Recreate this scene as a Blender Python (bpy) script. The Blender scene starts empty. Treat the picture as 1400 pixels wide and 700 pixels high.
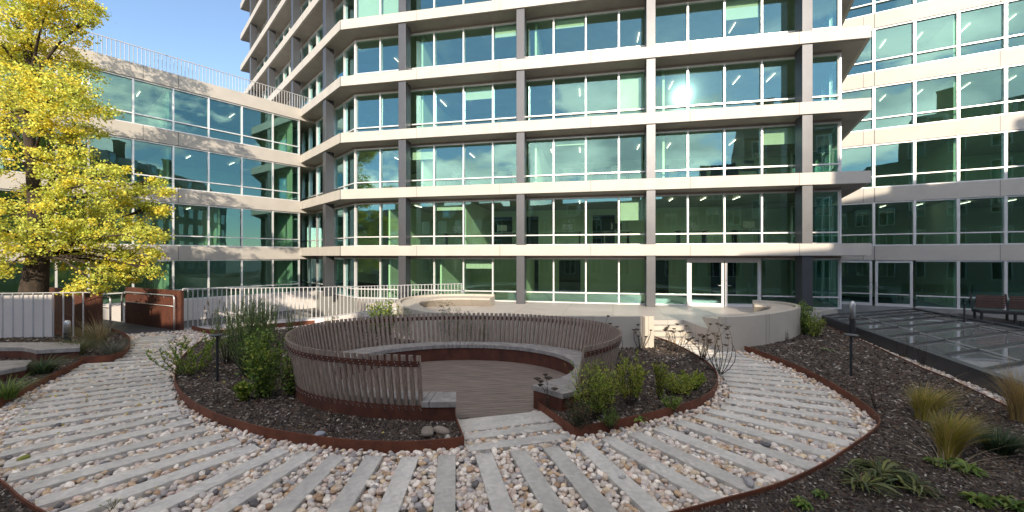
import bpy, bmesh, math, random
import numpy as np
from mathutils import Vector, Matrix
R = math.radians
rnd = random.Random(7)
rng = np.random.default_rng(7)
SC = bpy.context.scene
COL = SC.collection

# ------------------------------------------------------------------ camera, sky, sun
F = 540.0; HC = 3.0; K = F / 760   # focal length in photo pixels, eye height, depth factor
cam_d = bpy.data.cameras.new('camera'); cam = bpy.data.objects.new('camera', cam_d); COL.objects.link(cam)
cam.location = (0, 0, HC); cam.rotation_euler = (R(90), 0, 0)
cam_d.sensor_width = 36; cam_d.lens = F / 1400 * 36; cam_d.clip_start = 0.05; cam_d.clip_end = 3000
SC.camera = cam
SUN_EL = 20.4
sdir = Vector((.0196, -.9998, math.tan(R(SUN_EL)))).normalized()
world = bpy.data.worlds.new('World'); SC.world = world; world.use_nodes = True
wn = world.node_tree; wn.nodes.clear()
wo = wn.nodes.new('ShaderNodeOutputWorld'); bg = wn.nodes.new('ShaderNodeBackground'); sky = wn.nodes.new('ShaderNodeTexSky')
sky.sky_type = 'NISHITA'; sky.sun_disc = False; sky.sun_elevation = R(SUN_EL); sky.sun_rotation = math.atan2(sdir.x, sdir.y)
sky.altitude = 1200; sky.air_density = 1.0; sky.dust_density = .25; sky.ozone_density = 3.0
bg.inputs['Strength'].default_value = 0.105
# broken cloud on the sun's side of the sky, overhead part added as fill
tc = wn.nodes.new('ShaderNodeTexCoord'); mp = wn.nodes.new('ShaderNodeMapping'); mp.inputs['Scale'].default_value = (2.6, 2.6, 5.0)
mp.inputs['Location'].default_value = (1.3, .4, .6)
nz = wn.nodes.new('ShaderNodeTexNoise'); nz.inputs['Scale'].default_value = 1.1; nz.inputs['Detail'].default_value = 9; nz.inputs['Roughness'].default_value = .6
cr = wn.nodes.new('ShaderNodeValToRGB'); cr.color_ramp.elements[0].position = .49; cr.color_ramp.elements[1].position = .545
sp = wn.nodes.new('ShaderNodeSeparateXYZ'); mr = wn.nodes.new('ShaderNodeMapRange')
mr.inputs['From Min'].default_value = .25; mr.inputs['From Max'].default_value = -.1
me = wn.nodes.new('ShaderNodeValToRGB')          # cloud cover by height: low bank, clear belt, high veil added for ground light
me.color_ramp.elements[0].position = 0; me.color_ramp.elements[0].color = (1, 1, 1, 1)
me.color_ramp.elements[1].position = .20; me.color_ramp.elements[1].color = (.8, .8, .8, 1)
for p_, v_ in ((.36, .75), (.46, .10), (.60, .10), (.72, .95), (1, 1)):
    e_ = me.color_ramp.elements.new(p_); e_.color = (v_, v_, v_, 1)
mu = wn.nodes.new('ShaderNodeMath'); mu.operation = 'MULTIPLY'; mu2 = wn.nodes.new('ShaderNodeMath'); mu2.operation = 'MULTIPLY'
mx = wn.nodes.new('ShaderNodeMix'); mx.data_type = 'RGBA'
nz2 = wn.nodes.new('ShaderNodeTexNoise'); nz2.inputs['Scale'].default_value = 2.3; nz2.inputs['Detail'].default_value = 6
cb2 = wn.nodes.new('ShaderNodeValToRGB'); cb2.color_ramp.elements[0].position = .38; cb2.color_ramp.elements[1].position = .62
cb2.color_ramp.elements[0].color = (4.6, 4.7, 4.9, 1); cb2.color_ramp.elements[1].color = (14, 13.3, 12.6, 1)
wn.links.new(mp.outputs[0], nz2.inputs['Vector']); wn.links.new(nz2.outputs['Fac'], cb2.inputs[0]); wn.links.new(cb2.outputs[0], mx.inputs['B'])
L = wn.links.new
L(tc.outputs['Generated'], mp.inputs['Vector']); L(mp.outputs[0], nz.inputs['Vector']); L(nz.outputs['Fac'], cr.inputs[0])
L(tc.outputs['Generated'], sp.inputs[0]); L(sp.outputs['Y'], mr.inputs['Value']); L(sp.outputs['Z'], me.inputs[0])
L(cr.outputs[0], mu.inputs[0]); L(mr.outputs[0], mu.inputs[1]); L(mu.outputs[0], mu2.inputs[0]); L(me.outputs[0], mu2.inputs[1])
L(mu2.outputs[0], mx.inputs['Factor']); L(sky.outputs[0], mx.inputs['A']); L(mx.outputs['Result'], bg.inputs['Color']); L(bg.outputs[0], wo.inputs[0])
sun_d = bpy.data.lights.new('sun', 'SUN'); sun = bpy.data.objects.new('sun', sun_d); COL.objects.link(sun)
sun_d.energy = 2.05; sun_d.angle = R(.53); sun_d.color = (1, .93, .82)
sun.rotation_euler = (-sdir).to_track_quat('-Z', 'Y').to_euler(); sun.location = (0, -20, 40)
SC.view_settings.view_transform = 'Standard'; SC.view_settings.look = 'None'; SC.view_settings.gamma = 1
SC.view_settings.use_curve_mapping = False
SC.view_settings.exposure = 1.6
SC.view_settings.use_white_balance = True; SC.view_settings.white_balance_temperature = 7500; SC.view_settings.white_balance_tint = 10
SC.render.engine = 'CYCLES'
SC.cycles.max_bounces = 8; SC.cycles.transparent_max_bounces = 16; SC.cycles.glossy_bounces = 4
SC.cycles.caustics_reflective = False; SC.cycles.sample_clamp_indirect = 6

# ------------------------------------------------------------------ materials
def hexc(r, g, b): return (r, g, b, 1)
def mat(name, col, rough=.7, metal=0, var=0, vscale=3, bump=0, bscale=30, col2=None, spec=None, stretch=None, detail=6):
    m = bpy.data.materials.new(name); m.use_nodes = True; nt = m.node_tree; b = nt.nodes['Principled BSDF']
    b.inputs['Roughness'].default_value = rough; b.inputs['Metallic'].default_value = metal
    b.inputs['Base Color'].default_value = hexc(*col)
    if spec is not None: b.inputs['Specular IOR Level'].default_value = spec
    tcn = nt.nodes.new('ShaderNodeTexCoord'); mpn = nt.nodes.new('ShaderNodeMapping')
    nt.links.new(tcn.outputs['Object'], mpn.inputs[0])
    if stretch: mpn.inputs['Scale'].default_value = stretch
    if var or col2:
        n = nt.nodes.new('ShaderNodeTexNoise'); n.inputs['Scale'].default_value = vscale; n.inputs['Detail'].default_value = detail; n.inputs['Roughness'].default_value = .65
        r_ = nt.nodes.new('ShaderNodeValToRGB'); r_.color_ramp.elements[0].position = .3; r_.color_ramp.elements[1].position = .7
        c2 = col2 or tuple(min(1, c * (1 + var)) for c in col); c1 = col if col2 else tuple(c * (1 - var) for c in col)
        r_.color_ramp.elements[0].color = hexc(*c1); r_.color_ramp.elements[1].color = hexc(*c2)
        nt.links.new(mpn.outputs[0], n.inputs['Vector']); nt.links.new(n.outputs['Fac'], r_.inputs[0]); nt.links.new(r_.outputs[0], b.inputs['Base Color'])
    if bump:
        n2 = nt.nodes.new('ShaderNodeTexNoise'); n2.inputs['Scale'].default_value = bscale; n2.inputs['Detail'].default_value = 5
        bp = nt.nodes.new('ShaderNodeBump'); bp.inputs['Strength'].default_value = bump; bp.inputs['Distance'].default_value = .02
        nt.links.new(mpn.outputs[0], n2.inputs['Vector']); nt.links.new(n2.outputs['Fac'], bp.inputs['Height']); nt.links.new(bp.outputs[0], b.inputs['Normal'])
    return m
def attr_mat(name, rough=.6, vary=.15, scale=25, trans=0, spec=.4):
    m = bpy.data.materials.new(name); m.use_nodes = True; nt = m.node_tree; b = nt.nodes['Principled BSDF']
    a = nt.nodes.new('ShaderNodeAttribute'); a.attribute_name = 'Col'
    tcn = nt.nodes.new('ShaderNodeTexCoord'); n = nt.nodes.new('ShaderNodeTexNoise'); n.inputs['Scale'].default_value = scale; n.inputs['Detail'].default_value = 5
    r_ = nt.nodes.new('ShaderNodeMapRange'); r_.inputs['From Min'].default_value = .3; r_.inputs['From Max'].default_value = .7
    r_.inputs['To Min'].default_value = 1 - vary; r_.inputs['To Max'].default_value = 1 + vary
    v = nt.nodes.new('ShaderNodeVectorMath'); v.operation = 'SCALE'
    nt.links.new(tcn.outputs['Object'], n.inputs['Vector']); nt.links.new(n.outputs['Fac'], r_.inputs['Value'])
    nt.links.new(a.outputs['Color'], v.inputs[0]); nt.links.new(r_.outputs[0], v.inputs['Scale']); nt.links.new(v.outputs[0], b.inputs['Base Color'])
    b.inputs['Roughness'].default_value = rough; b.inputs['Specular IOR Level'].default_value = spec
    if trans:
        t = nt.nodes.new('ShaderNodeBsdfTranslucent'); mxs = nt.nodes.new('ShaderNodeMixShader'); mxs.inputs[0].default_value = trans
        nt.links.new(v.outputs[0], t.inputs['Color']); nt.links.new(b.outputs[0], mxs.inputs[1]); nt.links.new(t.outputs[0], mxs.inputs[2])
        nt.links.new(mxs.outputs[0], nt.nodes['Material Output'].inputs[0])
    return m
def glass_mat(name, tint, refl, rt=(.85, .97, 1.0), rough=.0, painted_refl=0):
    m = bpy.data.materials.new(name); m.use_nodes = True; nt = m.node_tree; nt.nodes.remove(nt.nodes['Principled BSDF'])
    o = nt.nodes['Material Output']; t = nt.nodes.new('ShaderNodeBsdfTransparent'); t.inputs[0].default_value = hexc(*tint)
    g = nt.nodes.new('ShaderNodeBsdfGlossy'); g.inputs['Roughness'].default_value = rough; g.inputs['Color'].default_value = hexc(*rt)
    g2 = nt.nodes.new('ShaderNodeBsdfGlossy'); g2.inputs['Roughness'].default_value = .10; g2.inputs['Color'].default_value = hexc(*rt)
    gm = nt.nodes.new('ShaderNodeMixShader'); gm.inputs[0].default_value = .006
    if painted_refl:       # grey diffuse painted in for the pale facade reflection
        df = nt.nodes.new('ShaderNodeBsdfDiffuse'); df.inputs[0].default_value = (.42, .42, .43, 1); th_ = nt.nodes.new('ShaderNodeMixShader'); th_.inputs[0].default_value = painted_refl
        nt.links.new(t.outputs[0], th_.inputs[1]); nt.links.new(df.outputs[0], th_.inputs[2]); t = th_
    lw = nt.nodes.new('ShaderNodeLayerWeight'); lw.inputs['Blend'].default_value = .35
    mr_ = nt.nodes.new('ShaderNodeMapRange'); mr_.inputs['To Min'].default_value = refl; mr_.inputs['To Max'].default_value = .7
    # slight sheet waviness
    tcn = nt.nodes.new('ShaderNodeTexCoord'); n = nt.nodes.new('ShaderNodeTexNoise'); n.inputs['Scale'].default_value = .6; n.inputs['Detail'].default_value = 1
    bp = nt.nodes.new('ShaderNodeBump'); bp.inputs['Strength'].default_value = .05; bp.inputs['Distance'].default_value = .06
    nt.links.new(tcn.outputs['Object'], n.inputs['Vector']); nt.links.new(n.outputs['Fac'], bp.inputs['Height']); nt.links.new(bp.outputs[0], g.inputs['Normal'])
    ms = nt.nodes.new('ShaderNodeMixShader')
    nt.links.new(g.outputs[0], gm.inputs[1]); nt.links.new(g2.outputs[0], gm.inputs[2])
    nt.links.new(lw.outputs['Facing'], mr_.inputs['Value']); nt.links.new(mr_.outputs[0], ms.inputs[0])
    nt.links.new(t.outputs[0], ms.inputs[1]); nt.links.new(gm.outputs[0], ms.inputs[2]); nt.links.new(ms.outputs[0], o.inputs[0])
    return m
def tile_mat(name, col, size, mortar, rough=.6, rot=0, mcol=(.1, .1, .1), ratio=1, offset=0, var=.06):
    m = mat(name, col, rough, bump=.08, bscale=60); nt = m.node_tree; b = nt.nodes['Principled BSDF']
    mpn = [n for n in nt.nodes if n.type == 'MAPPING'][0]; mpn.inputs['Rotation'].default_value = (0, 0, rot)
    br = nt.nodes.new('ShaderNodeTexBrick'); br.offset = offset; br.inputs['Scale'].default_value = 1; br.inputs['Brick Width'].default_value = size * ratio
    br.inputs['Row Height'].default_value = size; br.inputs['Mortar Size'].default_value = mortar; br.inputs['Mortar Smooth'].default_value = .1
    br.inputs['Color1'].default_value = hexc(*[c * (1 - var) for c in col]); br.inputs['Color2'].default_value = hexc(*[c * (1 + var) for c in col]); br.inputs['Mortar'].default_value = hexc(*mcol)
    n = nt.nodes.new('ShaderNodeTexNoise'); n.inputs['Scale'].default_value = 1.5; n.inputs['Detail'].default_value = 8
    mixn = nt.nodes.new('ShaderNodeMix'); mixn.data_type = 'RGBA'; mixn.blend_type = 'MULTIPLY'; mixn.inputs['Factor'].default_value = .35
    nt.links.new(mpn.outputs[0], br.inputs['Vector']); nt.links.new(mpn.outputs[0], n.inputs['Vector'])
    mrn = nt.nodes.new('ShaderNodeMapRange'); mrn.inputs['From Min'].default_value = .3; mrn.inputs['From Max'].default_value = .7; mrn.inputs['To Min'].default_value = .72; mrn.inputs['To Max'].default_value = 1.06
    nt.links.new(n.outputs['Fac'], mrn.inputs['Value'])
    nt.links.new(br.outputs['Color'], mixn.inputs['A']); nt.links.new(mrn.outputs[0], mixn.inputs['B']); nt.links.new(mixn.outputs['Result'], b.inputs['Base Color'])
    return m
M = {}
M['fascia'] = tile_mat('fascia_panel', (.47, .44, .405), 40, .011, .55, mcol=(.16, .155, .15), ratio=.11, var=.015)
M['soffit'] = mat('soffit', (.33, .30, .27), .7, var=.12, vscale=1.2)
M['column'] = mat('column_metal', (.085, .088, .100), .42, metal=.5, var=.08, vscale=2)
M['frame'] = mat('frame_metal', (.74, .74, .76), .32, metal=.35, var=.05, vscale=3)
M['glass'] = glass_mat('glass', (.86, .985, .90), .10, rt=(.46, .80, .86))
M['glass_r'] = glass_mat('glass_side', (.72, .88, .80), .12, rt=(.46, .78, .82))
M['roofglass'] = glass_mat('roof_glass', (.6, .7, .67), .3, rt=(.9, .97, 1), painted_refl=.55)
M['inner'] = mat('inner_wall', (.74, .86, .70), .8, var=.05, vscale=1)
M['innerfloor'] = mat('inner_floor', (.36, .36, .34), .7, var=.2, vscale=2)
M['dark'] = mat('dark_metal', (.018, .019, .022), .6, metal=0, var=.2, vscale=6)
M['darkgrey'] = mat('dark_grey_metal', (.055, .058, .065), .5, metal=.3, var=.2, vscale=3)
M['concrete'] = tile_mat('pale_concrete', (.47, .425, .37), 1.7, .006, .75, rot=.1, mcol=(.2, .18, .16), ratio=1, var=.07)
M['white_wall'] = mat('white_render', (.66, .62, .60), .85, var=.07, vscale=.8, bump=.08, bscale=80)
M['plinth'] = mat('plinth', (.22, .22, .21), .8, var=.15, vscale=2)
M['corten'] = mat('corten', (.045, .013, .008), .75, vscale=5, col2=(.125, .036, .019), bump=.15, bscale=60, stretch=(1, 1, .6), detail=10)
M['corten2'] = mat('corten_light', (.075, .022, .012), .75, vscale=4, col2=(.19, .058, .028), bump=.15, bscale=60, detail=10)
M['wood'] = mat('weathered_wood', (.145, .102, .080), .8, vscale=11, col2=(.36, .285, .24), bump=.25, bscale=50, stretch=(3, 3, .35), detail=8)
M['seatwood'] = mat('seat_wood', (.19, .172, .165), .75, vscale=7, col2=(.37, .345, .33), bump=.2, bscale=50, detail=8)
M['deckwood'] = mat('deck_wood', (.12, .088, .074), .65, vscale=5, col2=(.27, .215, .185), bump=.25, bscale=40, stretch=(.35, 3, 1), detail=8)
M['steel'] = mat('galvanised', (.50, .50, .52), .38, metal=.7, var=.08, vscale=5)
M['rail'] = mat('rail_grey', (.45, .45, .47), .5, metal=.3, var=.06, vscale=5)
M['stone'] = mat('grey_stone', (.50, .475, .44), .6, vscale=2.6, col2=(.66, .625, .58), bump=.1, bscale=60, detail=10)
M['terrace'] = tile_mat('terrace_paving', (.42, .385, .36), 1.25, .008, .55, rot=.25, mcol=(.16, .15, .14), ratio=1.6)
M['paving'] = tile_mat('dark_paving', (.16, .155, .165), .8, .01, .5, rot=.6, mcol=(.06, .06, .06), ratio=1)
M['soil'] = mat('soil', (.016, .013, .012), .95, vscale=28, col2=(.085, .07, .062), bump=1.0, bscale=35, detail=12)
M['under'] = mat('gravel_bed', (.12, .11, .10), .9, vscale=30, col2=(.34, .31, .29), bump=.8, bscale=25, detail=8)
M['ground'] = mat('yard', (.14, .135, .125), .9, var=.3, vscale=.6, bump=.2)
M['bridge'] = mat('bridge_deck', (.075, .077, .09), .6, var=.2, vscale=2)
M['blind'] = mat('blind', (.60, .62, .56), .8, var=.04); M['lamp'] = None
lm = bpy.data.materials.new('lamp_light'); lm.use_nodes = True; lb = lm.node_tree.nodes['Principled BSDF']
lb.inputs['Emission Color'].default_value = (1, .97, .9, 1); lb.inputs['Emission Strength'].default_value = 2.2; M['lamp'] = lm
M['bark'] = mat('bark', (.018, .013, .010), .95, vscale=8, col2=(.06, .042, .03), bump=.8, bscale=25, stretch=(1, 1, .3))
M['leaf'] = attr_mat('leaf', .5, .12, 3, trans=.35, spec=.3)
M['pebble'] = attr_mat('pebble', .55, .18, 28, spec=.35)
M['chip'] = attr_mat('mulch_chip', .85, .2, 40, spec=.2)
M['brick'] = tile_mat('old_brick', (.20, .115, .08), .08, .01, .85, mcol=(.25, .23, .2), ratio=3, offset=.5, var=.2)
M['yellow_brick'] = tile_mat('yellow_brick', (.42, .33, .20), .08, .012, .85, mcol=(.25, .23, .2), ratio=3, offset=.5, var=.15)
M['render_wall'] = mat('old_render', (.32, .28, .22), .85, var=.15, vscale=.8)
M['roof'] = mat('slate_roof', (.06, .06, .065), .7, var=.25, vscale=4, bump=.4, bscale=10)
M['redroof'] = mat('tile_roof', (.17, .07, .045), .8, var=.25, vscale=4, bump=.4, bscale=10)
M['darkpane'] = glass_mat('old_pane', (.1, .11, .12), .2)
M['brownwood'] = mat('brown_wood', (.07, .032, .026), .6, vscale=6, col2=(.13, .06, .05), stretch=(1, 3, 1))

# ------------------------------------------------------------------ builders
def P(px, py, z=0.0):
    Y = F * (HC - z) / (py - 350.0)
    return ((px - 700.0) * Y / F, Y)
def X_at(px, Y): return (px - 700.0) * Y / F
def Z_at(py, Y): return HC - (py - 350.0) * Y / F
BASE = {}
def tag(o, label=None, cat=None, group=None, kind=None):
    if label: o['label'] = label
    if cat: o['category'] = cat
    if group: o['group'] = group
    if kind: o['kind'] = kind
    return o
def empty(name, loc, label=None, cat=None, group=None):
    o = bpy.data.objects.new(name, None); COL.objects.link(o); o.location = loc; o.empty_display_size = .2
    BASE[o.name] = Vector(loc); tag(o, label, cat, group); return o
def link(name, me_, parent=None, base=None, m=None, smooth=False):
    o = bpy.data.objects.new(name, me_); COL.objects.link(o)
    if parent is not None: o.parent = parent; BASE[o.name] = BASE[parent.name]
    else: o.location = base or (0, 0, 0); BASE[o.name] = Vector(base or (0, 0, 0))
    if m: me_.materials.append(m)
    if smooth: me_.polygons.foreach_set('use_smooth', np.ones(len(me_.polygons), bool))
    return o
class MB:
    def __init__(s): s.v = []; s.f = []
    def add(s, vs, fs):
        n = len(s.v); s.v += [tuple(x) for x in vs]; s.f += [tuple(i + n for i in f) for f in fs]; return s
    def hexa(s, q0, q1):      # two quads bottom/top
        return s.add(list(q0) + list(q1), [(3, 2, 1, 0), (4, 5, 6, 7), (0, 1, 5, 4), (1, 2, 6, 5), (2, 3, 7, 6), (3, 0, 4, 7)])
    def box(s, c, sx, sy, sz, rz=0):  # c = centre of the bottom face
        ca, sa = math.cos(rz), math.sin(rz); q = []
        for dx, dy in ((-1, -1), (1, -1), (1, 1), (-1, 1)):
            x, y = dx * sx / 2, dy * sy / 2; q.append((c[0] + x * ca - y * sa, c[1] + x * sa + y * ca))
        return s.hexa([(x, y, c[2]) for x, y in q], [(x, y, c[2] + sz) for x, y in q])
    def bar(s, a, b, w, t, up=(0, 0, 1)):  # beam between points, width w (sideways), thickness t (along up)
        a = Vector(a); b = Vector(b); d = (b - a).normalized(); u = Vector(up)
        if abs(d.dot(u)) > .98: u = Vector((0, 1, 0))
        sd = d.cross(u).normalized(); u = sd.cross(d).normalized()
        q = lambda p: [p + sd * (-w / 2) + u * (-t / 2), p + sd * (w / 2) + u * (-t / 2), p + sd * (w / 2) + u * (t / 2), p + sd * (-w / 2) + u * (t / 2)]
        return s.hexa(q(a), q(b))
    def tube(s, pts, rad, n=6, cap=True):
        pts = [Vector(p) for p in pts]; rs = rad if hasattr(rad, '__len__') else [rad] * len(pts)
        base = len(s.v); prev = None
        for i, p in enumerate(pts):
            d = (pts[min(i + 1, len(pts) - 1)] - pts[max(i - 1, 0)]).normalized()
            if prev is None:
                u = d.cross(Vector((0, 0, 1)));
                if u.length < .1: u = d.cross(Vector((1, 0, 0)))
                u.normalize()
            else: u = (prev - d * prev.dot(d)).normalized()
            prev = u; w = d.cross(u)
            for k in range(n):
                a = 2 * math.pi * k / n; s.v.append(tuple(p + (u * math.cos(a) + w * math.sin(a)) * rs[i]))
        for i in range(len(pts) - 1):
            for k in range(n):
                a0 = base + i * n + k; a1 = base + i * n + (k + 1) % n; s.f.append((a0, a1, a1 + n, a0 + n))
        if cap:
            s.f.append(tuple(base + k for k in range(n))[::-1]); s.f.append(tuple(base + (len(pts) - 1) * n + k for k in range(n)))
        return s
    def prism(s, poly, z0, z1, bottom=True):
        n = len(poly); b = len(s.v)
        A = sum(poly[i][0] * poly[(i + 1) % n][1] - poly[(i + 1) % n][0] * poly[i][1] for i in range(n))
        if A < 0: poly = poly[::-1]
        s.v += [(p[0], p[1], z0) for p in poly] + [(p[0], p[1], z1) for p in poly]
        s.f.append(tuple(range(b + n, b + 2 * n)))
        if bottom: s.f.append(tuple(range(b + n - 1, b - 1, -1)))
        for i in range(n): j = (i + 1) % n; s.f.append((b + i, b + j, b + n + j, b + n + i))
        return s
    def ribbon(s, pts, th, z0, z1):   # wall along a polyline
        n = len(pts); nrm = []
        for i in range(n):
            a = Vector(pts[max(i - 1, 0)][:2]); b = Vector(pts[min(i + 1, n - 1)][:2]); d = (b - a).normalized(); nrm.append(Vector((-d.y, d.x)))
        fz = lambda z, i: z[i] if hasattr(z, '__len__') else z
        base = len(s.v)
        for i, p in enumerate(pts):
            q = Vector(p[:2]); a = q + nrm[i] * th / 2; b = q - nrm[i] * th / 2
            s.v += [(a.x, a.y, fz(z0, i)), (b.x, b.y, fz(z0, i)), (b.x, b.y, fz(z1, i)), (a.x, a.y, fz(z1, i))]
        for i in range(n - 1):
            o = base + 4 * i
            for k in range(4): s.f.append((o + k, o + (k + 1) % 4, o + 4 + (k + 1) % 4, o + 4 + k))
        s.f.append((base, base + 3, base + 2, base + 1)); o = base + 4 * (n - 1); s.f.append((o, o + 1, o + 2, o + 3))
        return s
    def lathe(s, c, prof, n=16):
        b = len(s.v)
        for r_, z in prof:
            for k in range(n): a = 2 * math.pi * k / n; s.v.append((c[0] + r_ * math.cos(a), c[1] + r_ * math.sin(a), c[2] + z))
        for i in range(len(prof) - 1):
            for k in range(n): s.f.append((b + i * n + k, b + i * n + (k + 1) % n, b + (i + 1) * n + (k + 1) % n, b + (i + 1) * n + k))
        s.f.append(tuple(b + k for k in range(n))[::-1]); s.f.append(tuple(b + (len(prof) - 1) * n + k for k in range(n)))
        return s
    def build(s, name, m, parent=None, base=None, smooth=False, bevel=0, label=None, fix=True):
        me_ = bpy.data.meshes.new(name); B = BASE[parent.name] if parent is not None else Vector(base or (0, 0, 0))
        me_.from_pydata([(x - B.x, y - B.y, z - B.z) for x, y, z in s.v], [], s.f)
        if fix or bevel:
            bm = bmesh.new(); bm.from_mesh(me_)
            ng = [f for f in bm.faces if len(f.verts) > 6]
            if ng: bmesh.ops.triangulate(bm, faces=ng)
            bmesh.ops.recalc_face_normals(bm, faces=bm.faces)
            bm.to_mesh(me_); bm.free()
        o = link(name, me_, parent, base, m, smooth)
        if bevel:
            bv = o.modifiers.new('bevel', 'BEVEL'); bv.width = bevel; bv.segments = 2; bv.limit_method = 'ANGLE'; bv.angle_limit = R(40)
        if label: o['label'] = label
        return o
def np_obj(name, V, Fc, m, parent=None, cols=None, smooth=False, base=None):
    B = BASE[parent.name] if parent is not None else Vector(base or (0, 0, 0))
    V = np.asarray(V, np.float32) - np.array(B, np.float32); Fc = np.asarray(Fc, np.int32); k = Fc.shape[1]
    me_ = bpy.data.meshes.new(name); me_.vertices.add(len(V)); me_.vertices.foreach_set('co', V.ravel())
    me_.loops.add(Fc.size); me_.loops.foreach_set('vertex_index', Fc.ravel())
    me_.polygons.add(len(Fc)); me_.polygons.foreach_set('loop_start', np.arange(0, Fc.size, k, dtype=np.int32))
    try: me_.polygons.foreach_set('loop_total', np.full(len(Fc), k, np.int32))
    except Exception: pass
    me_.update(calc_edges=True); me_.validate()
    if cols is not None:
        a = me_.color_attributes.new('Col', 'FLOAT_COLOR', 'POINT'); c4 = np.ones((len(V), 4), np.float32); c4[:, :3] = cols; a.data.foreach_set('color', c4.ravel())
    return link(name, me_, parent, base, m, smooth)
def inpoly(x, y, poly):
    x = np.asarray(x); y = np.asarray(y); c = np.zeros(x.shape, bool); n = len(poly)
    for i in range(n):
        x1, y1 = poly[i]; x2, y2 = poly[(i + 1) % n]
        if y1 == y2: continue
        t = ((y1 > y) != (y2 > y)) & (x < (x2 - x1) * (y - y1) / (y2 - y1) + x1); c ^= t
    return c
def smooth_line(pts, sub=6):
    pts = [Vector(p) for p in pts]; out = []
    for i in range(len(pts) - 1):
        p0 = pts[max(i - 1, 0)]; p1 = pts[i]; p2 = pts[i + 1]; p3 = pts[min(i + 2, len(pts) - 1)]
        for k in range(sub):
            t = k / sub; out.append(.5 * ((2 * p1) + (p2 - p0) * t + (2 * p0 - 5 * p1 + 4 * p2 - p3) * t * t + (3 * p1 - p0 - 3 * p2 + p3) * t ** 3))
    out.append(pts[-1]); return [tuple(p) for p in out]
ORD = ['first', 'second', 'third', 'fourth', 'fifth', 'sixth', 'seventh', 'eighth', 'ninth', 'tenth', 'eleventh', 'twelfth', 'thirteenth', 'fourteenth', 'fifteenth', 'sixteenth', 'seventeenth', 'eighteenth', 'nineteenth', 'twentieth'] + ['twenty-' + o for o in ['first', 'second', 'third', 'fourth', 'fifth', 'sixth', 'seventh', 'eighth', 'ninth']] + ['thirtieth', 'thirty-first', 'thirty-second', 'thirty-third', 'thirty-fourth', 'thirty-fifth', 'thirty-sixth', 'thirty-seventh', 'thirty-eighth', 'thirty-ninth', 'fortieth']

# ------------------------------------------------------------------ buildings
FF = 3.09; FH = .545; TZ = .60          # storey height, fascia depth, terrace level
CN = Vector((-9.41, 30.4 * K)); RE = Vector((15.26, 23.6 * K))
DM = (RE - CN).normalized(); NM = Vector((-DM.y, DM.x))         # main front, inward normal
if NM.y < 0: NM = -NM
DT = Vector((-535, F)).normalized(); NT = Vector((DT.y, -DT.x))
if NT.x < 0: NT = -NT                                            # receding face of the tower, inward normal
DE = Vector((303, F)).normalized()                            # end return
DL = Vector((440, F)).normalized()                           # left wing towards J
NL = Vector((-DL.y, DL.x))                                       # into the left wing
RA = Vector((19.3, 29.6 * K)); DR = Vector((990, -F)).normalized(); NR = Vector((-DR.y, DR.x))
if NR.y < 0: NR = -NR
def t_of(A, D, px):
    k = (px - 700) / F; return (k * A.y - A.x) / (D.x - k * D.y)
J = CN + DT * t_of(CN, DT, 411)
def cross(A, D, B, E):
    det = D.x * -E.y + E.x * D.y; d = B - A
    return A + D * ((d.x * -E.y + E.x * d.y) / det)
def zb(k): return HC + FF * (k - 1)      # underside of fascia k (k=1..)
LP_INT = []
def glazing(root, A, D, N, ts, z0, z1, ztr, glass, skip=(), stuff=False, mw=.075, md=.14, label=None, head=.07):
    """windows between successive t: each a frame (mullions, head, sill, transom) with its pane as a sub-part"""
    def pt(t, off, z): p = A + D * t + N * off; return (p.x, p.y, z)
    fm = MB(); pm = MB(); first = True
    for i in range(len(ts) - 1):
        if i in skip: continue
        a, b = ts[i], ts[i + 1]
        if not stuff: fm = MB(); pm = MB()
        def bx(mb, ta, tb, oa, ob, za, zb_):
            mb.hexa([pt(ta, oa, za), pt(tb, oa, za), pt(tb, ob, za), pt(ta, ob, za)], [pt(ta, oa, zb_), pt(tb, oa, zb_), pt(tb, ob, zb_), pt(ta, ob, zb_)])
        h = mw / 2
        bx(fm, b - h, b + h, -md / 2, md / 2, z0, z1)
        if i == 0 or first: bx(fm, a - h, a + h, -md / 2, md / 2, z0, z1); first = False
        bx(fm, a + h, b - h, -.05, .05, z1 - head, z1 - .004)
        bx(fm, a + h, b - h, -.05, .05, z0 + .004, z0 + .06)
        if ztr: bx(fm, a + h, b - h, -.055, .04, ztr - .03, ztr + .03)
        bx(pm, a + h - .002, b - h + .002, .045, .055, z0 + .03, z1 - .03)
        if not stuff:
            f = fm.build('window', M['frame'], root); pm.build('pane', glass, f)
    if stuff:
        f = fm.build('window', M['frame'], root); f['kind'] = 'stuff'; g = pm.build('pane', glass, f); g['kind'] = 'stuff'

# ---- tower
tower = empty('office_building', (CN.x, CN.y, 0), 'tall pale office block with projecting horizontal bands and green tinted glazing', 'office building')
TL = t_of(CN, DT, 328.5); TE = CN + DT * TL
RE2 = RE + DE * 16.0
poly_out = [tuple(RE), tuple(CN), tuple(TE), (TE.x + 14, TE.y + 10), (RE2.x + 4, RE2.y + 26), tuple(RE2)]
INS = 1.0
gC = cross(CN + NM * INS, DM, CN + NT * INS, DT)                # glazing corner
for k in range(1, 12):
    z = zb(k)
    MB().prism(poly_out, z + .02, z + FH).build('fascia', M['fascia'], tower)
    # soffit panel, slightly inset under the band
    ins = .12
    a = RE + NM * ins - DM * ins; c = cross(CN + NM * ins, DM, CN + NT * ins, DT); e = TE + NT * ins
    MB().prism([tuple(a), tuple(c), tuple(e), (TE.x + 13.8, TE.y + 9.8), (RE2.x + 3.8, RE2.y + 25.8), tuple(RE2 - DM * ins)], z, z + .03).build('soffit', M['soffit'], tower)
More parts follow.
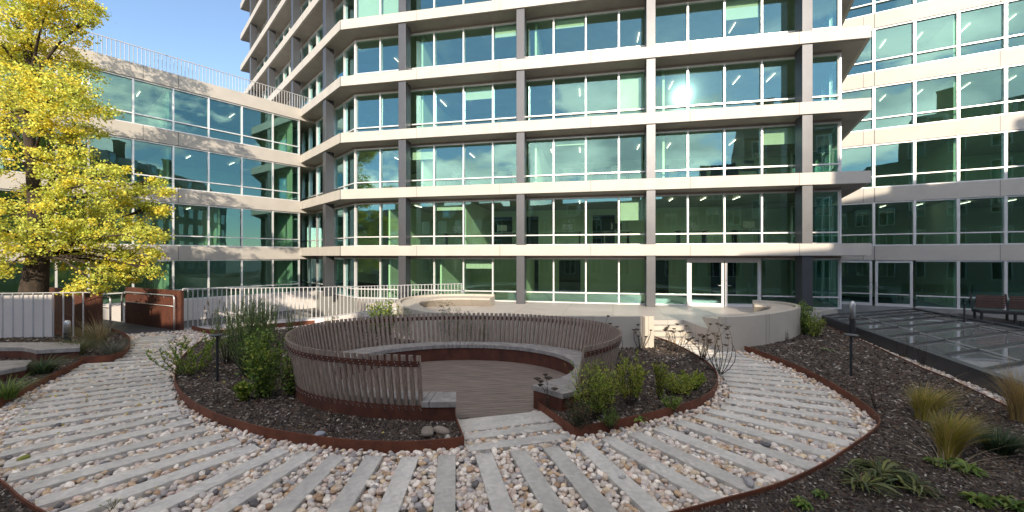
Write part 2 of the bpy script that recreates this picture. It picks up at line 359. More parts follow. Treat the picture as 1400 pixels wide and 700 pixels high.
MB().prism([tuple(RE + NM * 1 - DM * 1.7), tuple(gC), tuple(TE + NT), (TE.x + 14, TE.y + 10), (RE2.x + 3, RE2.y + 25), tuple(RE2 - DM * 1.7)], TZ - 3.6, TZ - .03).build('base_wall', M['plinth'], tower)
gA = gC
mpx = [487, 520.5, 556, 594, 634, 674, 712, 757, 801, 846, 893, 940, 990, 1041, 1098, 1148]
mt = [t_of(gA, DM, p) for p in mpx]; mt[0] = 0.0
for k in range(0, 6):
    z0 = TZ if k == 0 else zb(k) + FH; z1 = zb(k + 1) - .10
    if k > 0: pass
    sk = (11, 12) if k == 0 else ()
    glazing(tower, gA, DM, NM, mt, z0, z1, z0 + .53, M['glass'], skip=sk)
# lintel trim hiding the head gap, one strip per storey
for k in range(0, 10):
    z1 = zb(k + 1) - .10
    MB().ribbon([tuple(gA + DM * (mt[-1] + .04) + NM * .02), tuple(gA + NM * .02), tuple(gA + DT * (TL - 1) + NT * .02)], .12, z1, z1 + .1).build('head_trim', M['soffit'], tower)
# upper storeys of the main front, beyond the hundred windows that show largest
for k in range(6, 10): glazing(tower, gA, DM, NM, mt, zb(k) + FH, zb(k + 1) - .1, zb(k) + FH + .53, M['glass'], stuff=True)
ft = [0]; 
while ft[-1] < TL - 2: ft.append(ft[-1] + 1.54)
for k in range(0, 11 - 1):
    z0 = TZ if k == 0 else zb(k) + FH; z1 = zb(k + 1) - .1
    if k <= 1: glazing(tower, gA, DT, NT, ft[:5], z0, z1, z0 + .53, M['glass']); glazing(tower, gA, DT, NT, ft[4:], z0, z1, z0 + .53, M['glass'], stuff=True)
    else: glazing(tower, gA, DT, NT, ft, z0, z1, z0 + .53, M['glass'], stuff=True)
# end return glazing
eA = gA + DM * mt[-1]
for k in range(0, 8):
    z0 = TZ if k == 0 else zb(k) + FH
    glazing(tower, eA, DE, -DM, [0.04, 1.9, 3.8, 5.7, 7.6], z0, zb(k + 1) - .1, z0 + .53, M['glass'], stuff=True)
# columns just behind the bands
cpx = [(541.5, 558), (706, 718), (881, 900), (1098, 1111)]
def column(c, D, N, w, d, z0, z1, lab=None):
    a = c - D * w / 2; b = c + D * w / 2
    q = [a, b, b + N * d, a + N * d]
    return MB().hexa([(p.x, p.y, z0) for p in q], [(p.x, p.y, z1) for p in q]).build('column', M['column'], tower, bevel=.008)
cA = CN + NM * .07
for k in range(0, 7):
    z0 = TZ if k == 0 else zb(k) + FH; z1 = zb(k + 1) + .002
    for i, pxm in enumerate((549.5, 711.5, 890, 1104)):
        c = cA + DM * t_of(cA, DM, pxm); column(c, DM, NM, .41, .62, z0, z1)
fA = CN + NT * .07
for k in range(0, 11 - 1):
    z0 = TZ if k == 0 else zb(k) + FH; z1 = zb(k + 1) + .002
    for px_ in (443, 399, 366.5, 342): column(fA + DT * t_of(fA, DT, px_), DT, NT, .42, .5, z0, z1)
# glazed double door at terrace level
dA = gA + DM * mt[11]
def leaf(A, D, N, t0, t1, z0, z1, root, hs, glass, rail=.53, fw=.11):
    def pt(t, o, z): p = A + D * t + N * o; return (p.x, p.y, z)
    fm = MB()
    def bx(mb, ta, tb, oa, ob, za, z_): mb.hexa([pt(ta, oa, za), pt(tb, oa, za), pt(tb, ob, za), pt(ta, ob, za)], [pt(ta, oa, z_), pt(tb, oa, z_), pt(tb, ob, z_), pt(ta, ob, z_)])
    bx(fm, t0, t0 + fw, -.05, .05, z0, z1); bx(fm, t1 - fw, t1, -.05, .05, z0, z1)
    bx(fm, t0 + fw, t1 - fw, -.05, .05, z1 - fw, z1 - .002); bx(fm, t0 + fw, t1 - fw, -.05, .05, z0 + .002, z0 + .14); bx(fm, t0 + fw, t1 - fw, -.048, .048, z0 + rail, z0 + rail + .05)
    d = fm.build('door', M['frame'], root)
    pm = MB(); bx(pm, t0 + fw - .01, t1 - fw + .01, .0, .01, z0 + .1, z1 - .08); pm.build('pane', glass, d)
    th = t1 - .06 if hs > 0 else t0 + .06
    hm = MB(); hm.bar(pt(th, -.10, z0 + 1.0), pt(th - hs * .2, -.10, z0 + 1.0), .025, .025); hm.bar(pt(th, -.05, z0 + 1.0), pt(th, -.112, z0 + 1.0), .03, .03); hm.box(pt(th, -.055, z0 + 1.2), .05, .02, .07)
    hm.build('handle', M['steel'], d)
w = mt[12] - mt[11]; w2 = mt[13] - mt[12]
leaf(dA, DM, NM, .06, w - .02, TZ, TZ + 2.2, tower, 1, M['glass_r'])
leaf(dA, DM, NM, w + .02, w + w2 - .06, TZ, TZ + 2.2, tower, -1, M['glass_r'])
fmb = MB()
def ptm(t, o, z): p = dA + DM * t + NM * o; return (p.x, p.y, z)
for ta, tb_ in ((0.035, .06), (w + w2 - .06, w + w2 - .035)):
    fmb.hexa([ptm(ta, -.06, TZ), ptm(tb_, -.06, TZ), ptm(tb_, .06, TZ), ptm(ta, .06, TZ)], [ptm(ta, -.06, zb(1) - .1), ptm(tb_, -.06, zb(1) - .1), ptm(tb_, .06, zb(1) - .1), ptm(ta, .06, zb(1) - .1)])
fmb.hexa([ptm(.06, -.06, TZ + 2.202), ptm(w + w2 - .06, -.06, TZ + 2.202), ptm(w + w2 - .06, .06, TZ + 2.202), ptm(.06, .06, TZ + 2.202)], [ptm(.06, -.06, zb(1) - .1), ptm(w + w2 - .06, -.06, zb(1) - .1), ptm(w + w2 - .06, .06, zb(1) - .1), ptm(.06, .06, zb(1) - .1)])
fmb.build('door_frame', M['frame'], tower)
# rooms: rear walls, cross walls, dark doorways, ceiling lamps
lamp_n = 0
for k in range(0, 10):
    z0 = TZ if k == 0 else zb(k) + FH; z1 = zb(k + 1)
    iA = gA + NM * 6.2
    b0 = cross(iA, DM, gA + NT * 6.2, DT)
    eX = cross(iA, DM, gA + DM * (mt[-1] - .15), DE)
    MB().ribbon([tuple(eX), tuple(b0), tuple(b0 + DT * (TL - 4))], .15, z0 + .012, z1 - .01).build('rear_wall', M['inner'], tower)
    MB().prism([tuple(gA + DM * (mt[-1] - .2) + NM * .2), tuple(gA + (NM + NT).normalized() * .25), tuple(gA + DT * (TL - 1) + NT * .2), tuple(b0 + DT * (TL - 4)), tuple(b0), tuple(eX)], z0 + .004, z0 + .012).build('room_floor', M['innerfloor'], tower)
    if k < 7:
        walls = {0: (1.9, 5.0, 9.4), 1: (1.9, 6.4), 2: (3.9, 10.3, 16.7), 3: (3.9, 12.9, 16.7), 4: (3.9, 10.3), 5: (.7, 10.3, 16.7), 6: (10.3,)}[k]
        for t in walls:
            a = gA + DM * t + NM * .35; b = a + NM * 5.7
            MB().ribbon([tuple(a), tuple(b)], .1, z0 + .014, z1 - .012).build('cross_wall', M['inner'], tower)
        for t in (7.2, 9.0, 11.8, 14.0, 17.3, 21.2):
            if (t * 7 + k) % 3 < 2:
                a = iA + DM * t - NM * .1
                MB().box((a.x, a.y, z0 + .014), 1.4, .05, 2.1, math.atan2(DM.y, DM.x)).build('inner_door', M['dark'], tower)
        if k < 5:
            for j, t in enumerate(np.arange(1.2, 22.5, 1.62)):
                a = gA + DM * float(t) + NM * (1.7 if k % 2 else 2.3); b = a + NM * 1.0
                if rnd.random() < .5: MB().bar((a.x, a.y, z1 - .06), (b.x, b.y, z1 - .06), .022, .02).build('ceiling_lamp', M['lamp'], tower)
for k, i, fr in ((5, 0, 1), (5, 1, 1), (3, 9, 1), (2, 2, .3), (4, 5, .25), (4, 12, .4), (2, 13, .35), (1, 9, .5), (1, 3, .2), (3, 4, .3), (5, 8, .45), (2, 7, .15), (0, 4, .25), (4, 7, .2)):
    z0 = TZ if k == 0 else zb(k) + FH; z1 = zb(k + 1) - .12; a = gA + DM * (mt[i] + .08) + NM * .16; b = gA + DM * (mt[i + 1] - .08) + NM * .16
    MB().ribbon([tuple(a), tuple(b)], .01, z1 - (z1 - z0 - .05) * fr, z1).build('blind', M['blind'], tower)
# a few desks and chairs' worth of dark shapes behind the lowest windows
def desk(c, rz, z):
    m = MB(); m.box((c[0], c[1], z + .72), 1.5, .7, .04, rz)
    for sx in (-.65, .65):
        m.box((c[0] + sx * math.cos(rz), c[1] + sx * math.sin(rz), z), .05, .6, .72, rz)
    m.box((c[0], c[1], z + .86), .55, .04, .34, rz); m.box((c[0], c[1], z + .76), .06, .06, .12, rz)
    return m
for k in (1, 2, 3):
    for t in (5.5, 8.2, 11.9, 14.5, 18.3, 21.0):
        a = gA + DM * t + NM * 1.6
        desk((a.x, a.y), math.atan2(DM.y, DM.x) + .1 * k, zb(k) + FH + .014).build('desk', M['dark'], tower)

# ---- left wing
LF0 = 19.5
def lpt(u): return J - DL * u
left = empty('low_office_wing', (J.x - 4, J.y - 6, 0), 'four storey pale office wing with wide tinted windows and roof railing behind the yellow tree', 'office building')
lts = [t_of(J, -DL, p) for p in (410.5, 374, 331.5, 286, 237.5, 182.5, 121, 77)]
lts[0] = .05; lts += [lts[-1] + 1.9, lts[-1] + 3.8]
zl = lambda k: zb(k) - .20
HL = FH + .20
LD = 14.0
def lwall(name, z0, z1, off, th, m):
    a = lpt(lts[-1] + .1) + NL * off; b = lpt(-3.5) + NL * off
    q = [a, b, b + NL * th, a + NL * th]
    return MB().hexa([(p.x, p.y, z0) for p in q], [(p.x, p.y, z1) for p in q]).build(name, m, left)
for k in range(1, 5): lwall('fascia', zl(k), zl(k) + HL, 0, LD, M['fascia'])
lwall('base_wall', -3.0, -.55, .04, .4, M['plinth']); lwall('wall', -.55, TZ, 0, LD, M['white_wall'])
for k in range(0, 4):
    z0 = TZ if k == 0 else zl(k) + HL; z1 = zl(k + 1)
    glazing(left, lpt(0) + NL * .14, -DL, NL, lts, z0, z1, z0 + .55, M['glass_r'])
    a = lpt(lts[-1]) + NL * 6; b = lpt(-3) + NL * 6
    MB().ribbon([tuple(a), tuple(b)], .1, z0, z1 - .01).build('rear_wall', M['inner'], left)
    for t in (.4, 6.7) if k != 1 else (.4, 4.4):
        a = lpt(t) + NL * .4; MB().ribbon([tuple(a), tuple(a + NL * 5.5)], .1, z0 + .01, z1 - .012).build('cross_wall', M['inner'], left)
    for t in (3.2, 5.4, 7.6, 9.7):
        a = lpt(t) + NL * 2.0; b = a + NL * 1.0
        if (t * 10 + k) % 3 > .8: MB().bar((a.x, a.y, z1 - .05), (b.x, b.y, z1 - .05), .022, .02).build('ceiling_lamp', M['lamp'], left)
# roof railing
rl = MB(); rm = MB(); zr = zl(4) + HL
def along(pts, step):
    out = []; rem = 0
    for i in range(len(pts) - 1):
        a = Vector(pts[i]); b = Vector(pts[i + 1]); Ld = (b - a).length; t = rem
        while t < Ld: out.append(a.lerp(b, t / Ld)); t += step
        rem = t - Ld
    return out
a = lpt(13.5) + NL * .35; b = lpt(-2.2) + NL * .35
rp = [(a.x, a.y, zr), (b.x, b.y, zr)]
for i, p in enumerate(along(rp, .16)): rl.box((p.x, p.y, zr), .022, .022, .98)
rm.bar((a.x, a.y, zr + 1.0), (b.x, b.y, zr + 1.0), .05, .035); rm.bar((a.x, a.y, zr + .07), (b.x, b.y, zr + .07), .03, .03)
rroot = empty('roof_railing', (a.x, a.y, zr), 'thin pale railing along the roof edge of the low wing', 'railing')
rl.build('baluster', M['rail'], rroot)['kind'] = 'stuff'; rm.build('top_rail', M['rail'], rroot)
MB().box((a.x, a.y, zr), .18, .18, 1.15).build('end_post', M['dark'], rroot)

# ---- right wing
right = empty('side_office_wing', (RA.x + 4, RA.y, 0), 'pale office wing on the right with flush window rows above the skylight', 'office building')
RZ = .36
zr0 = lambda k: zb(k) - .22
rts = [t_of(RA, DR, p) for p in (1195, 1251, 1311, 1376)]; stp = rts[3] - rts[2]
rts = [rts[0] - 3.6, rts[0] - 1.75] + rts + [rts[-1] + stp * i for i in range(1, 6)]
def rwall(name, z0, z1, off, th, m):
    a = RA + DR * (rts[0] - 6) + NR * off; b = RA + DR * (rts[-1] + .1) + NR * off; q = [a, b, b + NR * th, a + NR * th]
    return MB().hexa([(p.x, p.y, z0) for p in q], [(p.x, p.y, z1) for p in q]).build(name, m, right)
for k in range(1, 8): rwall('fascia', zr0(k), zb(k) + FH, 0, 12, M['fascia'])
rwall('base_wall', -3, RZ - .004, .05, 12, M['plinth'])
for k in range(0, 7):
    z0 = RZ if k == 0 else zb(k) + FH; z1 = zr0(k + 1)
    glazing(right, RA + NR * .1, DR, NR, rts, z0, z1, z0 + .60, M['glass_r'], skip=((1, 2) if k == 0 else ()), mw=.11)
    a = RA + DR * rts[0] + NR * 6; b = RA + DR * rts[-1] + NR * 6
    MB().ribbon([tuple(a), tuple(b)], .1, z0, z1 - .01).build('rear_wall', M['inner'], right)
    for t in (3.2, 8.6):
        a = RA + DR * t + NR * .5; MB().ribbon([tuple(a), tuple(a + NR * 5.4)], .1, z0 + .01, z1 - .012).build('cross_wall', M['inner'], right)
    if k in (1, 3, 4):
        for t in (.9, 2.4, 4.2, 5.8, 7.4):
            a = RA + DR * t + NR * 1.7; b = a + NR * 1.0; MB().bar((a.x, a.y, z1 - .05), (b.x, b.y, z1 - .05), .022, .02).build('ceiling_lamp', M['lamp'], right)
rg = RA + NR * .1
leaf(rg, DR, NR, rts[1] + .06, rts[2] - .06, RZ, RZ + 2.4, right, 1, M['glass_r'], rail=.6)
leaf(rg, DR, NR, rts[2] + .06, rts[3] - .06, RZ, RZ + 2.4, right, -1, M['glass_r'], rail=.6)

# ---- pale neighbour wall behind the tree, brick strip
npnt = lpt(lts[-1] + .1)
nb = empty('neighbour_building', (npnt.x, npnt.y, -3), 'pale rendered building at the far left behind the tree trunk', 'building')
q = [npnt + NL * .5, npnt - NL * .35, npnt - NL * .35 - DL * 12, npnt + NL * 9 - DL * 12, npnt + NL * 9]
MB().prism([tuple(p) for p in q], -3, 9.4).build('wall', M['white_wall'], nb)
MB().prism([tuple(p) for p in [npnt + NL * .5 + DL * .4, npnt - NL * .05 + DL * .4, npnt - NL * .05, npnt + NL * .5]], -3, 9.2).build('brick_pier', M['yellow_brick'], nb)
MB().prism([tuple(p) for p in q], 9.4, 9.6).build('roof_edge', M['fascia'], nb)

# ---- old houses on the street side of the courtyard (they shade the garden and mirror in the glazing)
def house(x0, x1, y, h_eave, h_ridge, m, mr_, label, nwin, floors, chim=(), dorm=()):
    r0 = empty('town_house', ((x0 + x1) / 2, y, -3), label, 'house')
    d = 9.0
    MB().box(((x0 + x1) / 2, y - d / 2, -3), x1 - x0 - .01, d, h_eave + 3).build('wall', m, r0)
    o = .3; rb = MB(); b = [(x0, y + o, h_eave), (x1, y + o, h_eave), (x1, y - d - o, h_eave), (x0, y - d - o, h_eave)]
    ym = y - d / 2
    rb.add(b + [(x0, ym, h_ridge), (x1, ym, h_ridge)], [(0, 1, 5, 4), (2, 3, 4, 5), (1, 2, 5), (3, 0, 4), (3, 2, 1, 0)]); roof = rb.build('roof', mr_, r0)
    for c in chim:
        w_, hh = c[1], c[2]; MB().box((c[0], ym, h_ridge - .8), w_, .7, hh + .8).box((c[0], ym, h_ridge + hh), w_ + .15, .85, .15).build('chimney', M['brick'], roof)
    for dx in dorm:
        zz = h_eave + .3; dm = MB().box((dx, y - .9, zz), 1.3, 1.6, 1.5).build('dormer', M['white_wall'], roof)
        MB().box((dx, y - .08, zz + .25), .9, .06, 1.0).build('pane', M['darkpane'], roof)
    fh = (h_eave) / floors
    for fl in range(floors):
        for i in range(nwin):
            cx = x0 + (i + .5) * (x1 - x0) / nwin; z = fl * fh + .9
            f = MB().box((cx, y + .02, z), 1.25, .08, 1.75).build('window', M['frame'], r0)
            MB().box((cx - .29, y + .05, z + .08), .5, .05, 1.58).box((cx + .29, y + .05, z + .08), .5, .05, 1.58).build('pane', M['darkpane'], f)
YH = -5.0
house(-44, -27, YH, 7.6, 10.2, M['render_wall'], M['roof'], 'ochre terrace house mirrored in the left wing glazing', 6, 3, ((-40, 1.2, 1.6), (-31, 1.0, 1.5)), (-38, -33))
house(-27, -14, YH, 7.7, 10.3, M['brick'], M['redroof'], 'red brick house with red roof behind the garden viewpoint', 5, 3, ((-24, 1.4, 1.3), (-18, .9, 1.5)), (-20,))
house(-14, 4.4, YH, 7.3, 9.75, M['render_wall'], M['roof'], 'ochre house with slate roof between the brick house and the low annex', 6, 3, ((-12, 1.2, 1.4), (-6, 1.3, 1.2)), (-9, -3))
house(4.4, 6.7, YH, 6.0, 7.9, M['brick'], M['redroof'], 'narrow brick annex kept low as a sun gap between two taller houses', 1, 2)  # roof height shaped to let sunlight through onto the entrance steps
house(6.7, 10.7, YH, 7.7, 10.2, M['brick'], M['roof'], 'brick house with slate roof beside the narrow annex', 2, 3, ((8.6, .9, .9),))
house(10.7, 14.4, YH, 10.4, 13.2, M['brick'], M['roof'], 'taller brick house between the slate roofed house and the tall block', 2, 4)
house(14.4, 30, YH, 14.6, 17.6, M['render_wall'], M['roof'], 'tall ochre apartment house mirrored in the right wing glazing', 6, 5, ((17, 1.4, 2.0), (25, 1.4, 2.0)), (17, 21, 25))
house(-8, 24, -26.0, 9.5, 12.5, M['yellow_brick'], M['roof'], 'long yellow brick block added behind the houses to hide low cloud in the glazing', 9, 4, ((2, 1.4, 1.2), (14, 1.4, 1.2)), (0, 8, 18))  # added block, cuts low bright cloud out of the facade reflections
house(30, 46, YH, 14, 17.5, M['brick'], M['redroof'], 'tall red brick apartment house at the far end of the row', 6, 5, ((36, 1.3, 2.0),), (34, 39))

# ------------------------------------------------------------------ ground levels
g = MB().add([(-1500, -1500, -3), (1500, -1500, -3), (1500, 1500, -3), (-1500, 1500, -3)], [(0, 1, 2, 3)]).build('ground', M['ground']); tag(g, kind='structure')
FLN = [P(-120, 470), P(0, 468), P(123.5, 465)]
BR_R0 = Vector((-13.1, 22.1 * K)); BR_R1 = Vector((-17.2, 24.8 * K)); BR_L0 = Vector((-15.3, 20.7 * K)); BR_L1 = Vector((-19.4, 23.4 * K))
FR = [(*P(250, 451, .02), .02), (*P(312, 445, .10), .10), (*P(360, 441, .18), .18), (*P(436, 436, .26), .26)]
FR += [(X_at(500, 26.2 * K), 26.2 * K, .34), (X_at(543, 27.6 * K), 27.6 * K, .42), (X_at(632, 28.2 * K), 28.2 * K, .6)]
# roof-garden slab
slab = [(-32, -4), (-32, 18.2 * K)] + [tuple(p) for p in FLN] + [(BR_L0.x, BR_L0.y), (BR_R0.x, BR_R0.y)] + [(p[0], p[1]) for p in FR] + [(-2.0, 29.6 * K), (16.5, 24.9 * K), (19, 30.5 * K), (34, 18 * K), (34, -4)]
s_ = MB().prism(slab, -1.2, -.06).build('garden_slab', M['under']); tag(s_, kind='structure')
br = MB().prism([tuple(BR_L0), tuple(BR_R0), tuple(BR_R1 + (BR_R1 - BR_R0) * .55), tuple(BR_L1 + (BR_L1 - BR_L0) * .6)], -.22, .03).build('footbridge', M['bridge']); tag(br, kind='structure')
# terrace
RIMZ = 1.12
rim_l = [P(x, y, RIMZ) for x, y in ((676, 402.5), (640, 401.8), (603, 402.2), (572, 404.2), (552, 407.5), (545, 411.5), (548, 416), (560, 421), (585, 425.6), (620, 428.8), (670, 430.6), (740, 431.6), (820, 432.0), (893, 432.0))]
rim_r = [P(x, y, RIMZ) for x, y in ((984, 433), (1000, 432.4), (1030, 430.6), (1058, 427.3), (1080, 423.3), (1091, 419.2), (1086, 415.6), (1067, 412.6), (1046, 411), (1029, 410.2))]
rl_s = smooth_line(rim_l, 6); rr_s = smooth_line(rim_r, 6)
FG = gA + NM * .1
terr = [p for p in rl_s[6:]] + [(rl_s[-1][0], 20.8 * K), (rr_s[0][0], 20.8 * K)] + [p for p in rr_s[:-6]] + [(13.2, 23.9 * K), tuple(FG + DM * mt[-1]), tuple(FG), (-7.5, 28.6 * K)]
t_ = MB().prism(terr, -.02, TZ).build('terrace', M['terrace']); tag(t_, kind='structure')
sx0 = rl_s[-1][0] + .2; sx1 = rr_s[0][0] - .1
st = empty('entrance_steps', ((sx0 + sx1) / 2, 19.5 * K, 0), 'pale stone steps rising from the pebble path to the terrace', 'steps')
for i in range(3): MB().box(((sx0 + sx1) / 2 + .15, K * (19.25 + .5 * i + 20.79) / 2, .002 + (.15 * i if i else 0)), sx1 - sx0 + .1, K * (20.79 - 19.25 - .5 * i), .148).build('step', M['concrete'], st, bevel=.006)
# right paving
rp_ = MB().prism([(x, y * K) for x, y in ((13.3, 23.3), (15.0, 26.5), (15.5, 33), (17.5, 34))] + [tuple(RA + DR * 12), (34, 12), (34, 3), (21.2, 3), (20.6, 25.6 * K), (15.8, 26.2 * K), (13.9, 23.9 * K)], -.05, RZ).build('side_paving', M['paving']); tag(rp_, kind='structure')

# curved terrace walls with inset seats
def curved_wall(name, line, lab, seat_rng, inward, wz):
    r0 = empty(name, (line[len(line) // 2][0], line[len(line) // 2][1], 0), lab, 'wall')
    MB().ribbon(line, .16, 0, RIMZ).build('wall', M['concrete'], r0, bevel=.012)
    n = len(line); a_, b_ = seat_rng; pts = line[a_:b_]
    sb = MB(); m = len(pts)
    for i, p in enumerate(pts):
        pa = Vector(pts[max(i - 1, 0)]); pb = Vector(pts[min(i + 1, m - 1)]); d = (pb - pa).normalized(); nn = Vector((-d.y, d.x)) * inward
        q = Vector(p); o = .085
        prof = [(o, TZ + .43), (o + wz, TZ + .40), (o + wz, TZ + .33), (o + wz * .45, TZ + .002), (o, TZ + .002)]
        for u, z in prof: v = q + nn * u; sb.v.append((v.x, v.y, z))
    for i in range(m - 1):
        for k in range(5): sb.f.append((5 * i + k, 5 * i + (k + 1) % 5, 5 * i + 5 + (k + 1) % 5, 5 * i + 5 + k))
    sb.f.append(tuple(range(5))); sb.f.append(tuple(5 * (m - 1) + k for k in range(5))[::-1])
    sb.build('seat', M['concrete'], r0)
curved_wall('curved_wall', rl_s, 'long curved pale concrete wall with inset seat behind the round bench', (0, 56), 1, .75)
curved_wall('curved_wall', rr_s, 'short curved pale concrete wall with inset seat right of the entrance steps', (0, len(rr_s)), 1, .75)

# ------------------------------------------------------------------ round bench
C = Vector((-1.3, 13.07 * K)); ZT = 1.30; ZS = .48
tp = [(572, 486), (542, 485.2), (510, 484), (475, 481), (432.5, 477.5), (408, 473.5), (397, 468), (392.5, 460), (396, 453), (412.5, 446), (450, 438.8), (490, 433.8), (525, 431), (575, 428.8), (625, 427.8), (700, 428.7), (762.5, 432.5), (800, 436.5), (828, 442), (845, 450), (849.5, 457), (837, 464.5), (800, 474)]
th, rr = [], []
for x, y in tp:
    p = Vector(P(x, y, ZT)) - C; p.y /= K; a = math.degrees(math.atan2(p.y, p.x))
    while a > -90: a -= 360
    th.append(a); rr.append(p.length)
for i in range(1, len(th)):
    while th[i] > th[i - 1]: th[i] -= 360
tha = np.array(th[::-1]); rra = np.array(rr[::-1])
# smooth the radii
fine = np.linspace(tha[0], tha[-1], 400); rf = np.interp(fine, tha, rra); ker = np.hanning(61); ker /= ker.sum()
rf = np.convolve(np.pad(rf, 30, mode='edge'), ker, mode='valid')
def rtop(a): return float(np.interp(a, fine, rf))
A0, A1 = th[0], th[-1]                                   # slats run from A0 (left end) round to A1 (right end)
bench = empty('circular_bench', (C.x, C.y, 0), 'large round slatted wooden bench with high backrest enclosing the timber deck', 'bench')
def pol(a, r_, z): return (C.x + r_ * math.cos(R(a)), C.y + K * r_ * math.sin(R(a)), z)
LEAN = .20
def rbase(a): return rtop(a) - LEAN
def rat(a, z): return rtop(a) - LEAN * (ZT - z) / (ZT - .3)
slats = MB(); n = 143; step = (A0 - A1) / n
for i in range(n + 1):
    a = A0 - step * i; wv = .036; jz = rnd.uniform(-.006, .006); w0 = math.degrees(wv / rtop(a)); tn = .026
    def q(z): r_ = rat(a, z); return [pol(a - w0, r_ - tn, z), pol(a + w0, r_ - tn, z), pol(a + w0, r_ + tn, z), pol(a - w0, r_ + tn, z)]
    slats.hexa(q(.28), q(ZT + jz))
slats.build('backrest', M['wood'], bench)
def arc_ribbon(a0, a1, rfun, z0, z1, th_, name, m, seg=110, parent=bench):
    mb = MB(); vs = []
    for i in range(seg + 1):
        a = a0 + (a1 - a0) * i / seg
        for (dr, z) in ((0, z0), (th_, z0), (th_, z1), (0, z1)): mb.v.append(pol(a, rfun(a, z) + dr, z))
    for i in range(seg):
        for k in range(4): mb.f.append((4 * i + k, 4 * i + (k + 1) % 4, 4 * i + 4 + (k + 1) % 4, 4 * i + 4 + k))
    mb.f.append((0, 1, 2, 3)); e = 4 * seg; mb.f.append((e + 3, e + 2, e + 1, e))
    return mb.build(name, m, parent)
rail = arc_ribbon(A0 + .3, A1 - .3, lambda a, z: rat(a, z) + .027, 1.10, 1.20, .012, 'backrest_rail', M['corten'])
bolts = MB()
for i in range(n + 1):
    a = A0 - step * i
    for z in (1.125, 1.175, .36, .33):
        c = pol(a + (.15 if z in (1.125, .33) else -.15), rat(a, z) + .047, z); bolts.box((c[0], c[1], c[2] - .006), .014, .014, .012)
bolts.build('bolt', M['steel'], rail)['kind'] = 'stuff'
SL, SR = -84.5, -412.5
def rsk(a, z): return (rtop(max(min(a, A0), A1)) - LEAN) + .034
skirt = arc_ribbon(SL - .4, SR + .4, rsk, .02, .40, .014, 'outer_skirt', M['corten'])
arc_ribbon(SL - .4, SR + .4, lambda a, z: 2.80, .0, .37, .014, 'inner_skirt', M['corten'])
for a in (SL - .35, SR + .35):
    m = MB(); p0 = Vector(pol(a, 2.815, 0)); p1 = Vector(pol(a, rsk(a, 0), 0)); m.ribbon([tuple(p0.xy), tuple(p1.xy)], .012, .01, .37); m.build('end_plate', M['corten'], bench)
seat = MB(); a = SL; first = True
pa = math.degrees(.14 / 3.5)
while a > SR + .2:
    wd = pa * (3.4 if (first or a - pa * 3.6 < SR) else 1)
    b = max(a - wd + .17, SR)
    q = [pol(a, 2.76, 0), pol(a, rbase(max(min(a, A0), A1)) - .035, 0), pol(b, rbase(max(min(b, A0), A1)) - .035, 0), pol(b, 2.76, 0)]
    if a > A0 + .5 or b < A1 - .5:
        q[1] = pol(a, rbase(max(min(a, A0), A1)) + .09, 0); q[2] = pol(b, rbase(max(min(b, A0), A1)) + .09, 0)
    jz = rnd.uniform(-.003, .003)
    seat.hexa([(x, y, ZS - .10) for x, y, _ in q], [(x, y, ZS + jz) for x, y, _ in q]); a -= wd; first = False
seat.build('seat', M['seatwood'], bench, bevel=.006)
# deck
dk = MB(); da = R(17); dd = Vector((math.cos(da), math.sin(da) * K)); dn = Vector((-math.sin(da), math.cos(da) * K)); rD = 3.04; o = -rD + .02
while o < rD:
    wd = .158; m_ = max(abs(o), abs(o + wd)); 
    if m_ < rD:
        hl = math.sqrt(rD * rD - m_ * m_); q = [C + dd * -hl + dn * o, C + dd * hl + dn * o, C + dd * hl + dn * (o + wd), C + dd * -hl + dn * (o + wd)]
        dk.hexa([(p.x, p.y, -.03) for p in q], [(p.x, p.y, .03 + rnd.uniform(-.0015, .0015)) for p in q])
    o += .17
d_ = dk.build('timber_deck', M['deckwood']); tag(d_, kind='structure')

# ------------------------------------------------------------------ planting beds and steel edging
EH = .19
outerL = [P(x, y) for x, y in ((634, 613.5), (600, 617.5), (560, 620), (500, 619), (450, 614.5), (400, 607), (350, 597), (300, 581), (265, 563), (246, 545), (239, 527), (243, 508), (256, 488), (275, 473))]
oL = smooth_line(outerL, 5)
backL = [P(330, 463), P(400, 453), P(470, 444), (-5.3, 25.2 * K), (-4.9, 22.5 * K), (-4.3, 19.6 * K), (-2.5, 18.0 * K), (2, 17.75 * K), (4.3, 17.8 * K)]
outerM = [P(x, y) for x, y in ((895, 467), (915, 474), (937, 485), (962, 500), (977, 515), (981, 528), (976, 542), (962, 554), (940, 563.5), (912, 572), (850, 587), (785, 599.5))]
oM = smooth_line(outerM, 5)
Lin = P(622, 581); Rin = P(736, 563)
arcL = [pol(a, 3.3, 0)[:2] for a in np.linspace(-412.5, -84.5, 60)]
bed_ring = oL + backL + oM + [Rin] + list(arcL)[0:] + [Lin]
outR = [P(x, y) for x, y in ((985, 469.5), (1015, 480), (1050, 492.5), (1090, 509), (1125, 527), (1155, 546), (1180, 563), (1197, 578), (1203, 588), (1198, 599), (1180, 614), (1155, 632), (1125, 652), (1090, 670), (1050, 686), (990, 703), (930, 720), (850, 738), (750, 752), (620, 760))]
oR = smooth_line(outR, 5)
line2 = [P(x, y) for x, y in ((1105, 438), (1150, 459), (1200, 482), (1260, 511), (1300, 527.5), (1397, 577), (1480, 622), (1600, 690))]
wallside = [p for p in rr_s][:36]
bed_right = oR + [(-.6, 2.2), (9.5, 2.2)] + line2[::-1] + [(p[0], p[1]) for p in wallside[::-1]]
bed_bl = smooth_line([P(-60, 640), P(0, 676), P(28, 701), P(60, 722), P(120, 752), P(260, 780)], 4)
bed_bottomleft = bed_bl + [P(260, 900), P(-500, 900), P(-300, 640)]
eML = smooth_line([P(-60, 584), P(-20, 567), P(0, 559), P(55, 530), P(85, 515), P(113, 500.5)], 4)
bed_midleft = eML + [P(60, 499), P(0, 512), P(-120, 520), P(-300, 560)]
